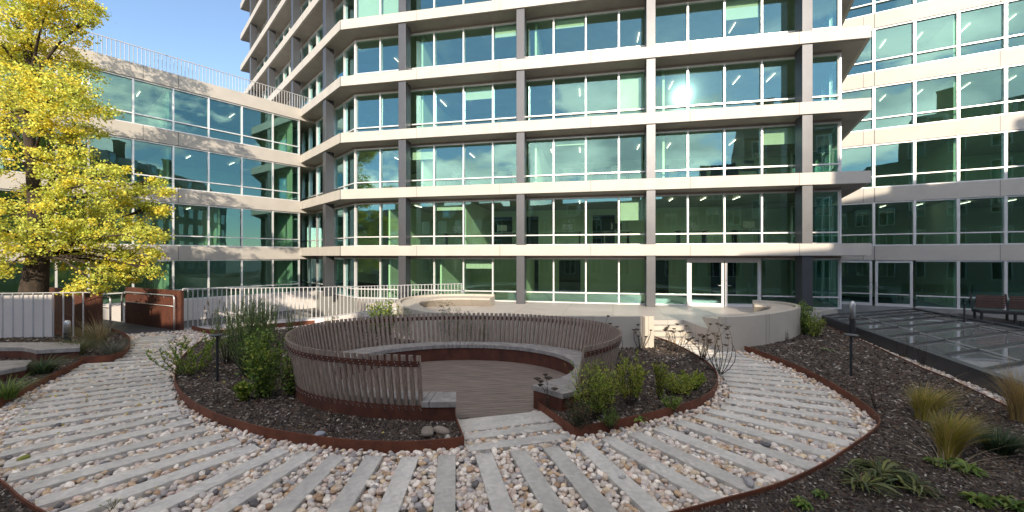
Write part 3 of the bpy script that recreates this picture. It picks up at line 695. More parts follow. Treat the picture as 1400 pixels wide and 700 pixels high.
eUL = smooth_line([P(108, 499.5), P(130, 498.8), P(150, 497), P(168, 490), P(177, 479), P(176, 469), P(163, 461), P(148, 455.5)], 4)
bed_upleft = eUL + [P(125, 464.5), P(0, 467.5), P(-120, 469.5), P(-120, 500), P(0, 500)]
beds = [('planting_bed', bed_ring), ('planting_bed', bed_right), ('planting_bed', bed_bottomleft), ('planting_bed', bed_midleft), ('planting_bed', bed_upleft)]
SZ = .135
for nme, poly in beds: tag(MB().prism(poly, -.055, SZ, bottom=False).build(nme, M['soil']), kind='structure')
def edging(pts, lab, h=EH, m='corten2'):
    o = MB().ribbon(pts, .018, -.04, h).build('steel_edging', M[m], base=(pts[0][0], pts[0][1], 0)); tag(o, lab, 'garden edging', 'rusty steel edging strips'); return o
edging([Lin] + oL, 'rusty steel edging curving round the left bed in front of the round bench')
edging([Rin] + oM[::-1], 'rusty steel edging round the small bed right of the deck steps')
edging(oR, 'rusty steel edging between the pebble path and the big right bed')
edging(line2[:-1], 'straight rusty steel edging between the right bed and the pebble strip by the skylight', .17)
edging(bed_bl, 'short rusty edging in the bottom left corner'); edging(eML, 'rusty edging round the bed in front of the low curved bench at the left')
edging(eUL, 'rusty steel edging round the dry grass bed by the footbridge', .24)
edging(smooth_line([P(262, 452.5, .0), P(285, 458), P(312, 458), P(350, 452), P(440, 444)], 4), 'low rusty edging along the foot of the railing behind the green shrubs', .22)

# stone slabs of the garden entrance
for pts, lab, zt in ((((624, 574), (743, 561), (759, 574), (631, 591)), 'wide grey stone step touching the timber deck', .06), (((631.5, 592.5), (760, 577), (769, 585), (635, 601)), 'narrow grey stone step in the middle between deck and path', .045), (((636, 608), (775, 590), (786, 598.6), (640, 617)), 'grey stone step nearest the pebble path', .04)):
    o = MB().prism([P(x, y, zt) for x, y in pts], -.06, zt).build('stone_step', M['stone'], base=(*P(*pts[0]), 0), bevel=.008); tag(o, lab, 'stone step', 'stone steps at the bench opening')

# radial stone planks
keys = {-34: ((240, 458.5), (186, 462)), -30: ((230, 469), (152, 473)), -24: ((228, 491), (105, 499)), -18: ((234, 519), (60, 540)), -14: ((240, 542), (14, 575)), -11: ((247, 565), (0, 621)), -8: ((302, 595), (17, 672)), -6: ((352, 610), (82, 706)), -3: ((462, 622), (334, 747)), -2: ((512, 623), (424, 757)), -1: ((561, 624), (505, 757)), 0: ((611, 622), (605, 750)), 1: ((661, 620), (705, 743)), 2: ((708, 616), (780, 730)), 3: ((753, 611), (850, 725)), 4: ((795, 605), (911, 710)), 5: ((830, 598), (990, 691)), 7: ((898, 584), (1092, 660)), 9: ((952, 567), (1147, 625)), 11: ((986, 555), (1174, 591)), 13: ((997, 539.5), (1162, 561.5)), 14: ((997, 531.5), (1148, 549)), 16: ((990, 517), (1114, 528)), 20: ((966, 496), (1054, 500)), 24: ((930, 480.5), (1008, 482.5)), 27: ((905, 470.5), (980, 471.5))}
ks = sorted(keys); KI = np.array(ks, float)
kin = np.array([P(*keys[k][0], .06) for k in ks]); kout = np.array([P(*keys[k][1], .06) for k in ks])
bars = []
for i in range(-34, 28):
    a = Vector([float(np.interp(i, KI, kin[:, c])) for c in (0, 1)]); b = Vector([float(np.interp(i, KI, kout[:, c])) for c in (0, 1)])
    bars.append((i, a, b))
nt_ = M['stone'].node_tree; b_ = nt_.nodes['Principled BSDF']; lk = b_.inputs['Base Color'].links[0].from_socket
oi = nt_.nodes.new('ShaderNodeObjectInfo'); mr2 = nt_.nodes.new('ShaderNodeMapRange'); mr2.inputs['To Min'].default_value = .82; mr2.inputs['To Max'].default_value = 1.12
vm = nt_.nodes.new('ShaderNodeVectorMath'); vm.operation = 'SCALE'; nt_.links.new(oi.outputs['Random'], mr2.inputs['Value']); nt_.links.new(lk, vm.inputs[0]); nt_.links.new(mr2.outputs[0], vm.inputs['Scale'])
n3 = nt_.nodes.new('ShaderNodeTexNoise'); n3.inputs['Scale'].default_value = 7; n3.inputs['Detail'].default_value = 10; n3.inputs['Distortion'].default_value = 1.5
r3 = nt_.nodes.new('ShaderNodeMapRange'); r3.inputs['From Min'].default_value = .35; r3.inputs['From Max'].default_value = .65; r3.inputs['To Min'].default_value = .84; r3.inputs['To Max'].default_value = 1.08
tc3 = nt_.nodes.new('ShaderNodeTexCoord'); nt_.links.new(tc3.outputs['Object'], n3.inputs['Vector']); nt_.links.new(n3.outputs['Fac'], r3.inputs['Value'])
vm2 = nt_.nodes.new('ShaderNodeVectorMath'); vm2.operation = 'SCALE'; nt_.links.new(vm.outputs[0], vm2.inputs[0]); nt_.links.new(r3.outputs[0], vm2.inputs['Scale']); nt_.links.new(vm2.outputs[0], b_.inputs['Base Color'])
for n_, (i, a, b) in enumerate(bars):
    d = (b - a).normalized(); nn = Vector((-d.y, d.x)); w_ = .128 if -32 < i < 25 else .10
    if i < -12: w_ = .115
    q = [a - nn * w_, b - nn * w_, b + nn * w_, a + nn * w_]
    zt = .062 + rnd.uniform(-.004, .004)
    o = MB().prism([tuple(p) for p in q], -.06, zt).build('stone_plank', M['stone'], base=(a.x, a.y, 0), bevel=.007)
    if i == 0: lab = 'grey stone plank pointing at the viewer just below the deck steps'
    elif i > 0: lab = 'grey stone plank, %s to the right of the one pointing at the viewer' % ORD[i - 1]
    else: lab = 'grey stone plank, %s to the left of the one pointing at the viewer' % ORD[-i - 1]
    tag(o, lab, 'stone plank', 'stone planks laid across the pebble path')

# ------------------------------------------------------------------ skylight
sk = empty('skylight', (14, 17, 0), 'large low glazed skylight with dark frame sunk beside the right bed', 'skylight')
CT = .42
K0 = Vector(P(1126, 430.8, CT)); K1 = Vector(P(1250, 473, CT)); K2 = Vector(P(1400, 525, CT)); 
K2l = K0 + (K2 - K0).normalized() * 14
Fc = Vector(P(1250, 421.5, CT)); Fd = Vector(P(1400, 448, CT)); Fe = Fc + (Fd - Fc).normalized() * 13
MB().ribbon([tuple(K0), tuple(K1), tuple(K2), tuple(K2l)], .22, -.05, CT).build('curb', M['darkgrey'], sk)
MB().ribbon([tuple(Fe), tuple(Fc), tuple(K0 + Vector((.1, .1)))], .22, -.05, CT).build('curb', M['darkgrey'], sk)
gz = CT - .07
poly = [tuple(K0), tuple(K2l), tuple(Fe), tuple(Fc)]
gb = MB().prism(poly, gz - .02, gz).build('pane', M['roofglass'], sk)
# rafters
def inter_par(t): 
    a = K0.lerp(K2l, t); b = Fc.lerp(Fe, t); return a, b
raf = MB()
for t in (.045, .1, .17, .25, .335, .425, .52, .62, .73, .85):
    a, b = inter_par(t)
    raf.bar((a.x, a.y, gz + .03), (b.x, b.y, gz + .03), .07, .05)
raf.build('rafter', M['dark'], sk)
pur = MB(); 
for s1 in (.28, .82):
    a = K0.lerp(Fc, s1); b = K2l.lerp(Fe, s1); pur.bar((a.x, a.y, gz + .035), (b.x, b.y, gz + .035), .05, .03)
pur.build('cross_bar', M['steel'], sk)
MB().prism(poly, -3.0, -2.9).build('room_floor', M['innerfloor'], sk)

# ------------------------------------------------------------------ railings
def railing(pts3, hfun, lab, step, name='metal_railing', br_=.016, cat='railing'):
    """pts3: x,y,z base points"""
    root = empty(name, pts3[0], lab, cat, 'pale metal railings round the roof garden')
    bal = MB(); tr = MB(); ps = along(pts3, step); tot = len(ps)
    for i, p in enumerate(ps):
        h = hfun(p); bal.box((p.x, p.y, p.z), br_ * 2, .012 + br_, h - .0, math.atan2(pts3[-1][1] - pts3[0][1], pts3[-1][0] - pts3[0][0]))
    tops = [(p[0], p[1], p[2] + hfun(Vector(p))) for p in pts3]; lows = [(p[0], p[1], p[2] + .06) for p in pts3]
    for T, nm in ((tops, 'top_rail'), (lows, 'bottom_rail')):
        tr = MB(); tr.tube(T, .02, 4); tr.build(nm, M['rail'], root)
    bal.build('baluster', M['rail'], root)['kind'] = 'stuff'; return root
fl = [(*P(-120, 470), 0), (*P(0, 468), 0), (*P(123.5, 465), 0)]
railing(fl, lambda p: 1.70, 'pale metal railing at the far left behind the low curved bench', .31)
tops_px = {250: 394.6, 312: 394.2, 360: 393.8, 436: 392.8, 500: 391.3, 543: 390.2, 632: 388}
kx = sorted(tops_px); 
def hF(p):
    px = 700 + p.x * F / p.y; y = np.interp(px, kx, [tops_px[k] for k in kx]); return float(Z_at(y, p.y) - p.z)
frs = smooth_line(FR, 4)
railing(frs, hF, 'long curved pale metal railing from the footbridge to the terrace', .165)
cb = MB().ribbon([(p[0], p[1]) for p in frs], .16, [p[2] - .3 for p in frs], [p[2] + .03 for p in frs]).build('railing_kerb', M['white_wall'], base=frs[0]); tag(cb, 'pale kerb under the long curved railing', 'kerb')
# footbridge side panels and handrails
def panel(a, b, lab, h):
    r0 = MB().ribbon([tuple(a), tuple(b)], .10, -.25, h).build('bridge_parapet', M['corten'], base=(a.x, a.y, 0), bevel=.006); tag(r0, lab, 'parapet', 'rusty steel side panels of the footbridge')
panel(BR_R0, BR_R1, 'rusty steel side panel on the right of the footbridge', 1.62)
panel(BR_L0 + (BR_L1 - BR_L0) * 0, BR_L1, 'rusty steel side panel on the left of the footbridge behind the railing', 1.68)
bd = (BR_R1 - BR_R0).normalized(); bn = Vector((-bd.y, bd.x))
if bn.y > 0: bn = -bn
def handrail(a, b, off, lab, h):
    p = a + off; q = b + off; pts = [(p.x, p.y, .02), (p.x, p.y, h - .12)]
    for i in range(4): t = (i + 1) / 4 * math.pi / 2; c = p + bd * .12 * (1 - math.cos(t)); pts.append((c.x, c.y, h - .12 + .12 * math.sin(t)))
    pts.append((q.x, q.y, h))
    for i in range(5): t = (i + 1) / 5 * math.pi / 2; c = q + bd * .3 * math.sin(t); pts.append((c.x, c.y, h - .3 * (1 - math.cos(t))))
    c = q + bd * .3; pts.append((c.x, c.y, .1))
    r0 = empty('handrail', (p.x, p.y, 0), lab, 'handrail', 'tubular handrails of the footbridge')
    MB().tube(pts, .03, 8).build('rail', M['steel'], r0, smooth=True)
    MB().tube([(p.x, p.y, h - .42), (q.x, q.y, h - .42)], .018, 8).build('lower_rail', M['steel'], r0, smooth=True)
    br_ = MB()
    for t in (.2, .5, .8): c = p.lerp(q, t); e = c - off * .8; br_.tube([(c.x, c.y, h - .03), (c.x, c.y, h - .09), (e.x, e.y, h - .09)], .01, 6)
    br_.build('bracket', M['steel'], r0)
handrail(BR_R0 + bd * .25, BR_R1 - bd * .3, bn * .16, 'tubular handrail in front of the right rusty panel of the footbridge', 1.42)
handrail(BR_L0 + bd * -.1, BR_L1 - bd * .5, -bn * .22, 'tubular handrail beside the left rusty panel of the footbridge', 1.45)

wp = MB().prism([(X_at(-140, 13.8), 13.8), (X_at(71, 14.02), 14.02), (X_at(71, 14.12), 14.12), (X_at(-140, 13.9), 13.9)], -1.5, 1.62).build('parapet_wall', M['white_wall'], base=(X_at(0, 14.2), 14.2, 0), bevel=.01); tag(wp, 'white wall behind the left railing in front of the tree trunk', 'wall')
# low curved bench at left, in two pieces
def low_bench(px_top, zt, lab, kind=0):
    pts = [P(x, y, zt) for x, y in px_top]; r0 = empty('low_bench', (pts[0][0], pts[0][1], 0), lab, 'bench', 'low curved benches at the left edge')
    MB().prism(pts, zt - .11, zt).build('seat', M['seatwood'], r0, bevel=.008)
    cx = sum(p[0] for p in pts) / len(pts); cy = sum(p[1] for p in pts) / len(pts)
    MB().prism([(cx + (p[0] - cx) * .975, cy + (p[1] - cy) * .94) for p in pts], .0, zt - .112).build('base', M['corten'], r0)
low_bench(((-90, 478), (-40, 475.8), (0, 474.8), (30, 474.8), (42, 476.5), (50, 478.6), (109.5, 475.4), (109.5, 470.2), (80, 467.8), (0, 468), (-90, 469)), .45, 'low wooden bench on rusty base in front of the left railing')
low_bench(((-90, 496), (0, 493), (44, 492), (36, 500), (0, 506.5), (-90, 520)), .40, 'low wooden bench end nearer the viewer at the left edge')

# ------------------------------------------------------------------ lights on posts, bollards
def path_light(px, pyb, pyt, lab):
    x, y = P(px, pyb, SZ); h = Z_at(pyt, y) - SZ
    r0 = empty('path_light', (x, y, SZ), lab, 'garden lamp', 'dark mushroom garden lamps')
    MB().lathe((x, y, SZ), [(.028, -.05), (.028, h * .93), (.04, h * .95), (.04, h - .02)], 10).build('post', M['dark'], r0, smooth=False)
    MB().lathe((x, y, SZ + h - .03), [(.05, 0), (.145, .012), (.15, .025), (.14, .034), (.02, .04)], 20).build('lamp_head', M['darkgrey'], r0, smooth=False)
path_light(297, 521, 457.5, 'dark mushroom garden lamp among the shrubs left of the round bench')
path_light(1163.5, 515, 457.5, 'dark mushroom garden lamp in the bare soil of the right bed')
def bollard(px, Y, z0, top, rad, lab, mtop, split):
    Y *= K; x = X_at(px, Y); h = Z_at(top, Y) - z0
    r0 = empty('bollard_light', (x, Y, z0), lab, 'bollard lamp', 'bollard lamps')
    MB().lathe((x, Y, z0), [(rad, -.05), (rad, h * split)], 12).build('post', M['dark'], r0)
    MB().lathe((x, Y, z0 + h * split), [(rad * .9, 0), (rad * .95, h * (1 - split) * .85), (rad * .6, h * (1 - split) * .97), (.004, h * (1 - split))], 12).build('lamp_head', mtop, r0, smooth=True)
bollard(1165.5, 19.4, .0, 411.5, .085, 'tall bollard lamp with silver head beside the skylight curb', M['steel'], .57)
bollard(92, 18.2, .0, 437.5, .09, 'silver topped bollard lamp in front of the left rusty panel', M['steel'], .55)
bollard(1318.5, 22.4, RZ, 413.5, .03, 'small dark pin lamp on the paving behind the skylight', M['dark'], .8)

# dark slatted settee at the right edge
sx, sy = 20.15, 22.4 * K
se = empty('settee', (sx, sy, RZ), 'dark settee with two brown slatted backs at the right edge', 'settee')
sa = R(-30); sd_ = Vector((math.cos(sa), math.sin(sa))); sn = Vector((sd_.y, -sd_.x))
for i in range(3):
    c = Vector((sx, sy)) + sd_ * (i * .95 - .5)
    q0 = c - sd_ * .43; q1 = c + sd_ * .43; m = MB()
    for j in range(6):
        za = RZ + .52 + j * .09; o_ = sn * (-.30 + .022 * j) * -1
        m.bar((q0.x + o_.x * -1, q0.y + o_.y * -1, za), (q1.x + o_.x * -1, q1.y + o_.y * -1, za), .03, .075)
    m.build('backrest', M['brownwood'], se)
c0 = Vector((sx, sy)) - sd_ * 1.0; c1 = Vector((sx, sy)) + sd_ * 1.95
m = MB(); m.bar((c0.x, c0.y, RZ + .36), (c1.x, c1.y, RZ + .36), .7, .10, up=(0, 0, 1)); m.build('seat', M['dark'], se)
for t in (.02, .33, .66, .98):
    for s1 in (-.28, .28):
        c = c0.lerp(c1, t) + sn * s1; MB().box((c.x, c.y, RZ), .06, .06, .31).build('leg', M['dark'], se)
for t in (.0, .34, .67, 1.0):
    c = c0.lerp(c1, t); a = c + sn * -.28; b = c + sn * -.46
    MB().bar((a.x, a.y, RZ + .3), (b.x, b.y, RZ + 1.06), .05, .05).build('back_post', M['dark'], se)

# ------------------------------------------------------------------ pebbles
ico0_v = None
def ico(sub):
    bm = bmesh.new(); bmesh.ops.create_icosphere(bm, subdivisions=sub, radius=1); v = np.array([x.co for x in bm.verts]); f = np.array([[q.index for q in x.verts] for x in bm.faces]); bm.free(); return v, f
def pebble_field(pts, rad, zc, sub, name):
    iv, fc = ico(sub); n = len(pts); nv = len(iv)
    # several lumpy base shapes
    shapes = []
    for k in range(12):
        s = iv.copy(); w = rng.normal(0, 1, (4, 3)); 
        dis = 1 + .10 * sum(np.sin(s @ w[j] * 1.6 + j) for j in range(3)) / 1.5; s = s * dis[:, None]; shapes.append(s)
    shapes = np.array(shapes)[rng.integers(0, 12, n)]
    sc = np.stack([rad * rng.uniform(.85, 1.35, n), rad * rng.uniform(.7, 1.0, n), rad * rng.uniform(.5, .8, n)], 1)
    V = shapes * sc[:, None, :]
    a = rng.uniform(0, 2 * np.pi, n); b = rng.normal(0, .3, n)
    cb, sb = np.cos(b)[:, None], np.sin(b)[:, None]; x, y, z = V[..., 0], V[..., 1], V[..., 2]
    x, z = x * cb - z * sb, x * sb + z * cb
    ca, sa_ = np.cos(a)[:, None], np.sin(a)[:, None]; x, y = x * ca - y * sa_, x * sa_ + y * ca
    V = np.stack([x + pts[:, 0:1], y + pts[:, 1:2], z + zc[:, None]], -1).reshape(-1, 3)
    Fs = (fc[None] + (np.arange(n) * nv)[:, None, None]).reshape(-1, 3)
    pal = np.array([(.56, .54, .52), (.48, .45, .43), (.62, .60, .57), (.44, .39, .34), (.40, .30, .21), (.34, .24, .17), (.46, .38, .35), (.27, .27, .29), (.12, .12, .13), (.38, .37, .38), (.50, .43, .33)])
    pr = np.array([.17, .16, .13, .11, .06, .04, .08, .07, .025, .105, .05]); pr /= pr.sum()
    c = pal[rng.choice(len(pal), n, p=pr)] * rng.uniform(.85, 1.15, (n, 1)) * np.array([1.36, 1.26, 1.17])
    cols = np.repeat(c, nv, 0)
    return V, Fs, cols
def in_frustum(x, y, mgn=1.0): return (np.abs(x) < y * 1.3 + mgn) & (y > 5.2 * K)
def scatter(xr, yr, pitch):
    xs = np.arange(xr[0], xr[1], pitch); ys = np.arange(yr[0], yr[1], pitch * .866); X, Y = np.meshgrid(xs, ys)
    X = X + (np.arange(len(ys)) % 2)[:, None] * pitch / 2; X = X.ravel() + rng.uniform(-.32, .32, X.size) * pitch; Y = Y.ravel() + rng.uniform(-.32, .32, Y.size) * pitch; return X, Y
def bar_mask(X, Y, grow):
    m = np.zeros(X.shape, bool)
    for i, a, b in bars:
        d = (b - a); Ln = d.length; d = d / Ln; rx = X - a.x; ry = Y - a.y; u = rx * d.x + ry * d.y; v = -rx * d.y + ry * d.x
        m |= (u > -grow) & (u < Ln + grow) & (np.abs(v) < (.118 if -13 < i < 25 else .10) + grow)
    return m
deck_poly = [pol(a, 3.0, 0)[:2] for a in range(0, 360, 6)]
step_polys = [[P(x, y, .05) for x, y in pp] for pp in (((624, 574), (743, 561), (759, 574), (631, 591)), ((631.5, 592.5), (760, 577), (769, 585), (635, 601)), ((636, 608), (775, 590), (786, 598.6), (640, 617)))]
left_limit = [(-30, 3)] + [tuple(p) for p in FLN] + [tuple(BR_L0), tuple(BR_R0)] + [(p[0], p[1]) for p in FR] + [(-2, 27 * K), (4.9, 19.25 * K), (7.0, 19.25 * K), (8, 17 * K), (13.8, 23.8 * K), tuple(K0), tuple(K1), tuple(K2), tuple(K2l), (8, 2)]
terr_chk = terr
def gravel_ok(X, Y, r_):
    ok = in_frustum(X, Y) & inpoly(X, Y, left_limit)
    for _, poly in beds: ok &= ~inpoly(X, Y, poly)
    ok &= ~inpoly(X, Y, deck_poly)
    for sp_ in step_polys: ok &= ~inpoly(X, Y, sp_)
    ok &= ~inpoly(X, Y, terr_chk) & ~((X > sx0 - .1) & (X < sx1 + .2) & (Y > 19.2 * K))
    return ok & ~bar_mask(X, Y, r_)
allV, allF, allC = [], [], []; off = 0
for lo, hi, pitch, sub, rm_ in ((5.2 * K, 9.5 * K, .072, 2, .040), (9.5 * K, 13.5 * K, .074, 1, .042), (13.5 * K, 24.5 * K, .085, 1, .048)):
    for layer in (0, 1):
        X, Y = scatter((-26, 18), (lo, hi), pitch * (1.0 if layer == 0 else 1.35)); ok = gravel_ok(X, Y, .022); X, Y = X[ok], Y[ok]
        rad = rm_ * rng.uniform(.75, 1.25, len(X)) * (1 if layer == 0 else 1.12); zc = (-.012 if layer == 0 else .026) + rng.uniform(-.012, .012, len(X))
        V, Fs, c = pebble_field(np.stack([X, Y], 1), rad, zc, sub, 'p'); allV.append(V); allF.append(Fs + off); allC.append(c); off += len(V)
pb = np_obj('pebbles', np.concatenate(allV), np.concatenate(allF), M['pebble'], cols=np.concatenate(allC), smooth=True); tag(pb, 'white, tan and grey river pebbles filling the path between the stone planks', 'pebbles', kind='stuff')
def stone(px, py, z, r_, col, lab):
    x, y = P(px, py, z); V, Fs, c = pebble_field(np.array([[x, y]]), np.array([r_]), np.array([z + r_ * .45]), 3, 's'); c[:] = col
    o = np_obj('loose_stone', V, Fs, M['pebble'], cols=c, smooth=True, base=(x, y, z)); tag(o, lab, 'stone')
stone(850, 653, .062, .05, (.55, .53, .52), 'single pale pebble lying on a stone plank in front of the small bed')
stone(1024, 662, .062, .075, (.34, .33, .34), 'grey stone resting on the outer end of a stone plank')
stone(584, 595, SZ, .13, (.24, .20, .17), 'brown rock in the soil below the left bench end')
stone(603, 592, SZ, .10, (.28, .23, .19), 'smaller tan rock beside the brown rock below the left bench end')
stone(437, 597, SZ, .09, (.30, .31, .35), 'bluish stone just inside the rusty edging of the left bed')
stone(612, 600, SZ, .05, (.5, .45, .38), 'small pale stone at the corner of the left bed')
stone(32, 629, .05, .055, (.26, .27, .06), 'mossy yellow stone in the pebbles at the left')
stone(1047, 610, .062, .055, (.12, .12, .13), 'dark pebble lying between planks at the right')

# ------------------------------------------------------------------ mulch chips
cv, cf, cc = [], [], []; off = 0
for bi, (_, poly) in enumerate(beds):
    xs = [p[0] for p in poly]; ys = [p[1] for p in poly]
    for lo, hi, pitch, s_ in ((5.0 * K, 9 * K, .040, .016), (9 * K, 13 * K, .05, .021), (13 * K, 18 * K, .075, .028), (18 * K, 27 * K, .12, .038)):
        lo_, hi_ = max(lo, min(ys)), min(hi, max(ys))
        if hi_ <= lo_: continue
        X, Y = scatter((min(xs), max(xs)), (lo_, hi_), pitch); ok = inpoly(X, Y, poly) & in_frustum(X, Y, .4)
        X, Y = X[ok], Y[ok]; n = len(X)
        if not n: continue
        base = np.array([(-1, -.5, 0), (1, -.6, 0), (.9, .5, .15), (-.9, .6, -.1), (0, 0, .75)])
        s2 = s_ * rng.uniform(.5, 1.4, n); el = rng.uniform(.8, 2.0, n); a = rng.uniform(0, 6.28, n); tl = rng.normal(0, .35, n)
        V = base[None] * np.stack([s2 * el, s2 * .8, s2], 1)[:, None]; x, y, z = V[..., 0], V[..., 1], V[..., 2]
        x, z = x * np.cos(tl)[:, None] - z * np.sin(tl)[:, None], x * np.sin(tl)[:, None] + z * np.cos(tl)[:, None]
        x, y = x * np.cos(a)[:, None] - y * np.sin(a)[:, None], x * np.sin(a)[:, None] + y * np.cos(a)[:, None]
        V = np.stack([x + X[:, None], y + Y[:, None], z + SZ + .006], -1).reshape(-1, 3)
        f = np.array([(0, 1, 4), (1, 2, 4), (2, 3, 4), (3, 0, 4)]); Fs = (f[None] + (np.arange(n) * 5)[:, None, None]).reshape(-1, 3)
        pal = np.array([(.030, .021, .016), (.07, .052, .042), (.12, .092, .075), (.20, .165, .14), (.38, .35, .31), (.11, .06, .038)])
        c = pal[rng.choice(6, n, p=[.3, .27, .2, .13, .04, .06])] * rng.uniform(.8, 1.2, (n, 1))
        cv.append(V); cf.append(Fs + off); cc.append(np.repeat(c, 5, 0)); off += len(V)
mc = np_obj('mulch', np.concatenate(cv), np.concatenate(cf), M['chip'], cols=np.concatenate(cc)); tag(mc, 'dark bark mulch and grit covering the planting beds', 'mulch', kind='stuff')

# ------------------------------------------------------------------ vegetation
def leaves(pos, dirs, size, cols, wid=.5, fold=.25):
    """kite-shaped leaves: pos Nx3 base, dirs Nx3 pointing"""
    n = len(pos); d = dirs / np.linalg.norm(dirs, axis=1, keepdims=True); r_ = rng.normal(0, 1, (n, 3)); s = np.cross(d, r_); s /= np.linalg.norm(s, axis=1, keepdims=True) + 1e-9; u = np.cross(s, d)
    L_ = np.asarray(size).reshape(-1, 1) * np.ones((n, 1)); W_ = L_ * wid / 2
    V = np.stack([pos, pos + d * L_ * .5 + s * W_ + u * L_ * fold * .3, pos + d * L_, pos + d * L_ * .5 - s * W_ + u * L_ * fold * .3], 1).reshape(-1, 3)
    Fs = np.arange(n * 4).reshape(-1, 4)
    return V, Fs, np.repeat(cols, 4, 0)
def pick(pal, n, v=.2): 
    pal = np.array(pal); return pal[rng.integers(0, len(pal), n)] * rng.uniform(1 - v, 1 + v, (n, 1))
def shrub(px, py, toppx, lab, kind, spread, nst, leafn, lsize, pal, stem_col='bark', z=SZ, name='shrub', group=None, wid=.5, lean=0.25, flowers=None, Y=None, cat='shrub', low=.1, sr=.006):
    if Y is None: x, y = P(px, py, z)
    else: y = Y * K; x = X_at(px, y)
    h = Z_at(toppx, y) - z
    r0 = empty(name, (x, y, z), lab, cat, group); st_ = MB(); pos = []; dr = []; tips = []
    for s in range(nst):
        a = rnd.uniform(0, 6.28); rr_ = spread * math.sqrt(rnd.random()); tx, ty = math.cos(a) * rr_, math.sin(a) * rr_; hh = h * rnd.uniform(.62, 1.0) * (1 - .25 * rr_ / max(spread, .01))
        bx, by = tx * .25, ty * .25; pts = []
        bend = rnd.uniform(-lean, lean) * h * .3; bend2 = rnd.uniform(-lean, lean) * h * .3
        for k in range(6):
            t = k / 5; pts.append((x + bx + (tx - bx) * t ** 1.2 + bend * t * (1 - t) * 2, y + by + (ty - by) * t ** 1.2 + bend2 * t * (1 - t) * 2, z - .02 + (hh + .02) * t))
        st_.tube(pts, [sr, sr, sr * .85, sr * .7, sr * .5, sr * .3], 4, cap=False); tips.append(pts[-1])
        P_ = np.array(pts); m_ = leafn
        tt = low + (1 - low) * rng.random(m_) ** (.85); idx = tt * 5; i0 = np.clip(idx.astype(int), 0, 4); fr = (idx - i0)[:, None]; pp = P_[i0] * (1 - fr) + P_[i0 + 1] * fr
        dd_ = rng.normal(0, 1, (m_, 3)); dd_[:, 2] = np.abs(dd_[:, 2]) * .6 + (.9 if kind == 'up' else .15)
        if kind == 'bushy': pp = pp + rng.normal(0, .045 * h, (m_, 3)) * np.array([1, 1, .5])
        pos.append(pp); dr.append(dd_)
    pos = np.concatenate(pos); dr = np.concatenate(dr); pos[:, 2] = np.maximum(pos[:, 2], z + .01)
    V, Fs, c = leaves(pos, dr, lsize * rng.uniform(.6, 1.25, len(pos)), pick(pal, len(pos)), wid)
    st_.build('stem', M[stem_col], r0, fix=False)['kind'] = 'stuff'
    o = np_obj('foliage', V, Fs, M['leaf'], r0, cols=c)
    if flowers:
        fm = MB()
        for t in tips:
            if flowers == 'umbel':
                r_ = rnd.uniform(.045, .085); fm.lathe(t, [(.004, -.03), (r_ * .6, -.004), (r_, .006), (r_ * .9, .014), (.01, .02)], 9)
            elif flowers == 'spike':
                fm.tube([t, (t[0], t[1], t[2] + .07), (t[0], t[1], t[2] + .16)], [.012, .016, .004], 5)
        fm.build('seed_head', M['bark'], r0, fix=False)
    return r0
G1 = [(.15, .27, .04), (.25, .38, .07), (.10, .19, .035), (.34, .44, .09)]       # fresh green
G2 = [(.11, .19, .045), (.17, .26, .06), (.23, .31, .08), (.09, .14, .035)]    # deeper green
GY = [(.42, .46, .08), (.30, .38, .07), (.20, .29, .05), (.50, .50, .10)]       # yellow green
GF = [(.22, .30, .12), (.17, .24, .10), (.28, .34, .16)]                        # grey feathery green
BR = [(.16, .10, .06), (.10, .07, .05), (.22, .15, .09)]
DG = [(.03, .06, .03), (.05, .09, .035), (.07, .10, .05)]
shrub(262, 511, 447, 'fresh green spreading shrub at the left tip of the bench bed by the path', 'up', .95, 26, 65, .07, G1 + GY[:2] + G2[:1], lean=1.3, wid=.4, low=.05)
shrub(345, 512, 388, 'tall feathery grey green shrub behind the dark garden lamp', 'up', .60, 110, 130, .085, GF + G2[:2], wid=.13, lean=.5, z=SZ, low=.02)
shrub(312, 497, 396, 'thin feathery plant with tall stems left of the tall feathery shrub', 'up', .4, 34, 90, .07, GF, wid=.14, lean=.5)
shrub(362, 543, 436, 'bright green leafy shrub against the left side of the round bench', 'bushy', .36, 22, 120, .075, G1 + G2 + GY[:1], wid=.45, low=.05)
shrub(337, 547, 515, 'low yellow tinged plant in front of the bright green shrub', 'bushy', .2, 10, 60, .075, GY + G1, wid=.55)
shrub(400, 541, 470, 'thin green shrub touching the outside of the bench backrest', 'bushy', .25, 14, 60, .07, G1 + BR[:1], wid=.5)
shrub(455, 592, 475, 'bare pale dry stalk rising in front of the bench slats', 'up', .16, 3, 22, .03, [(.30, .26, .20), (.22, .18, .13)], wid=.3, lean=1.2, sr=.005, cat='plant', name='dry_stalk', stem_col='bark')
# small bed right of the steps
shrub(808, 572, 478, 'yellow green shrub with brownish base against the bench end right of the steps', 'bushy', .40, 30, 48, .08, GY + G1[:2] + BR[2:], wid=.24, low=.2)
shrub(822, 566, 484, 'yellow green shrub in the middle of the small bed beside the bench', 'bushy', .38, 26, 44, .08, GY + BR[2:], wid=.24, low=.25)
shrub(862, 553, 470, 'upright yellow green shrub with two tall branches in the small bed', 'up', .32, 22, 60, .08, GY, wid=.22, low=.2, lean=.9)
shrub(902, 545, 480, 'thin reddish green stalk plant near the right side of the small bed', 'up', .16, 12, 80, .065, GY[1:] + BR[:1], wid=.3)
shrub(928, 540, 503, 'low lime green shrub near the right edge of the small bed', 'bushy', .42, 20, 50, .08, GY, wid=.24, low=.15, lean=.9)
shrub(947, 532, 505, 'small arching green plant at the right tip of the small bed', 'up', .30, 16, 70, .075, GY + G1[:1], wid=.3, lean=1)
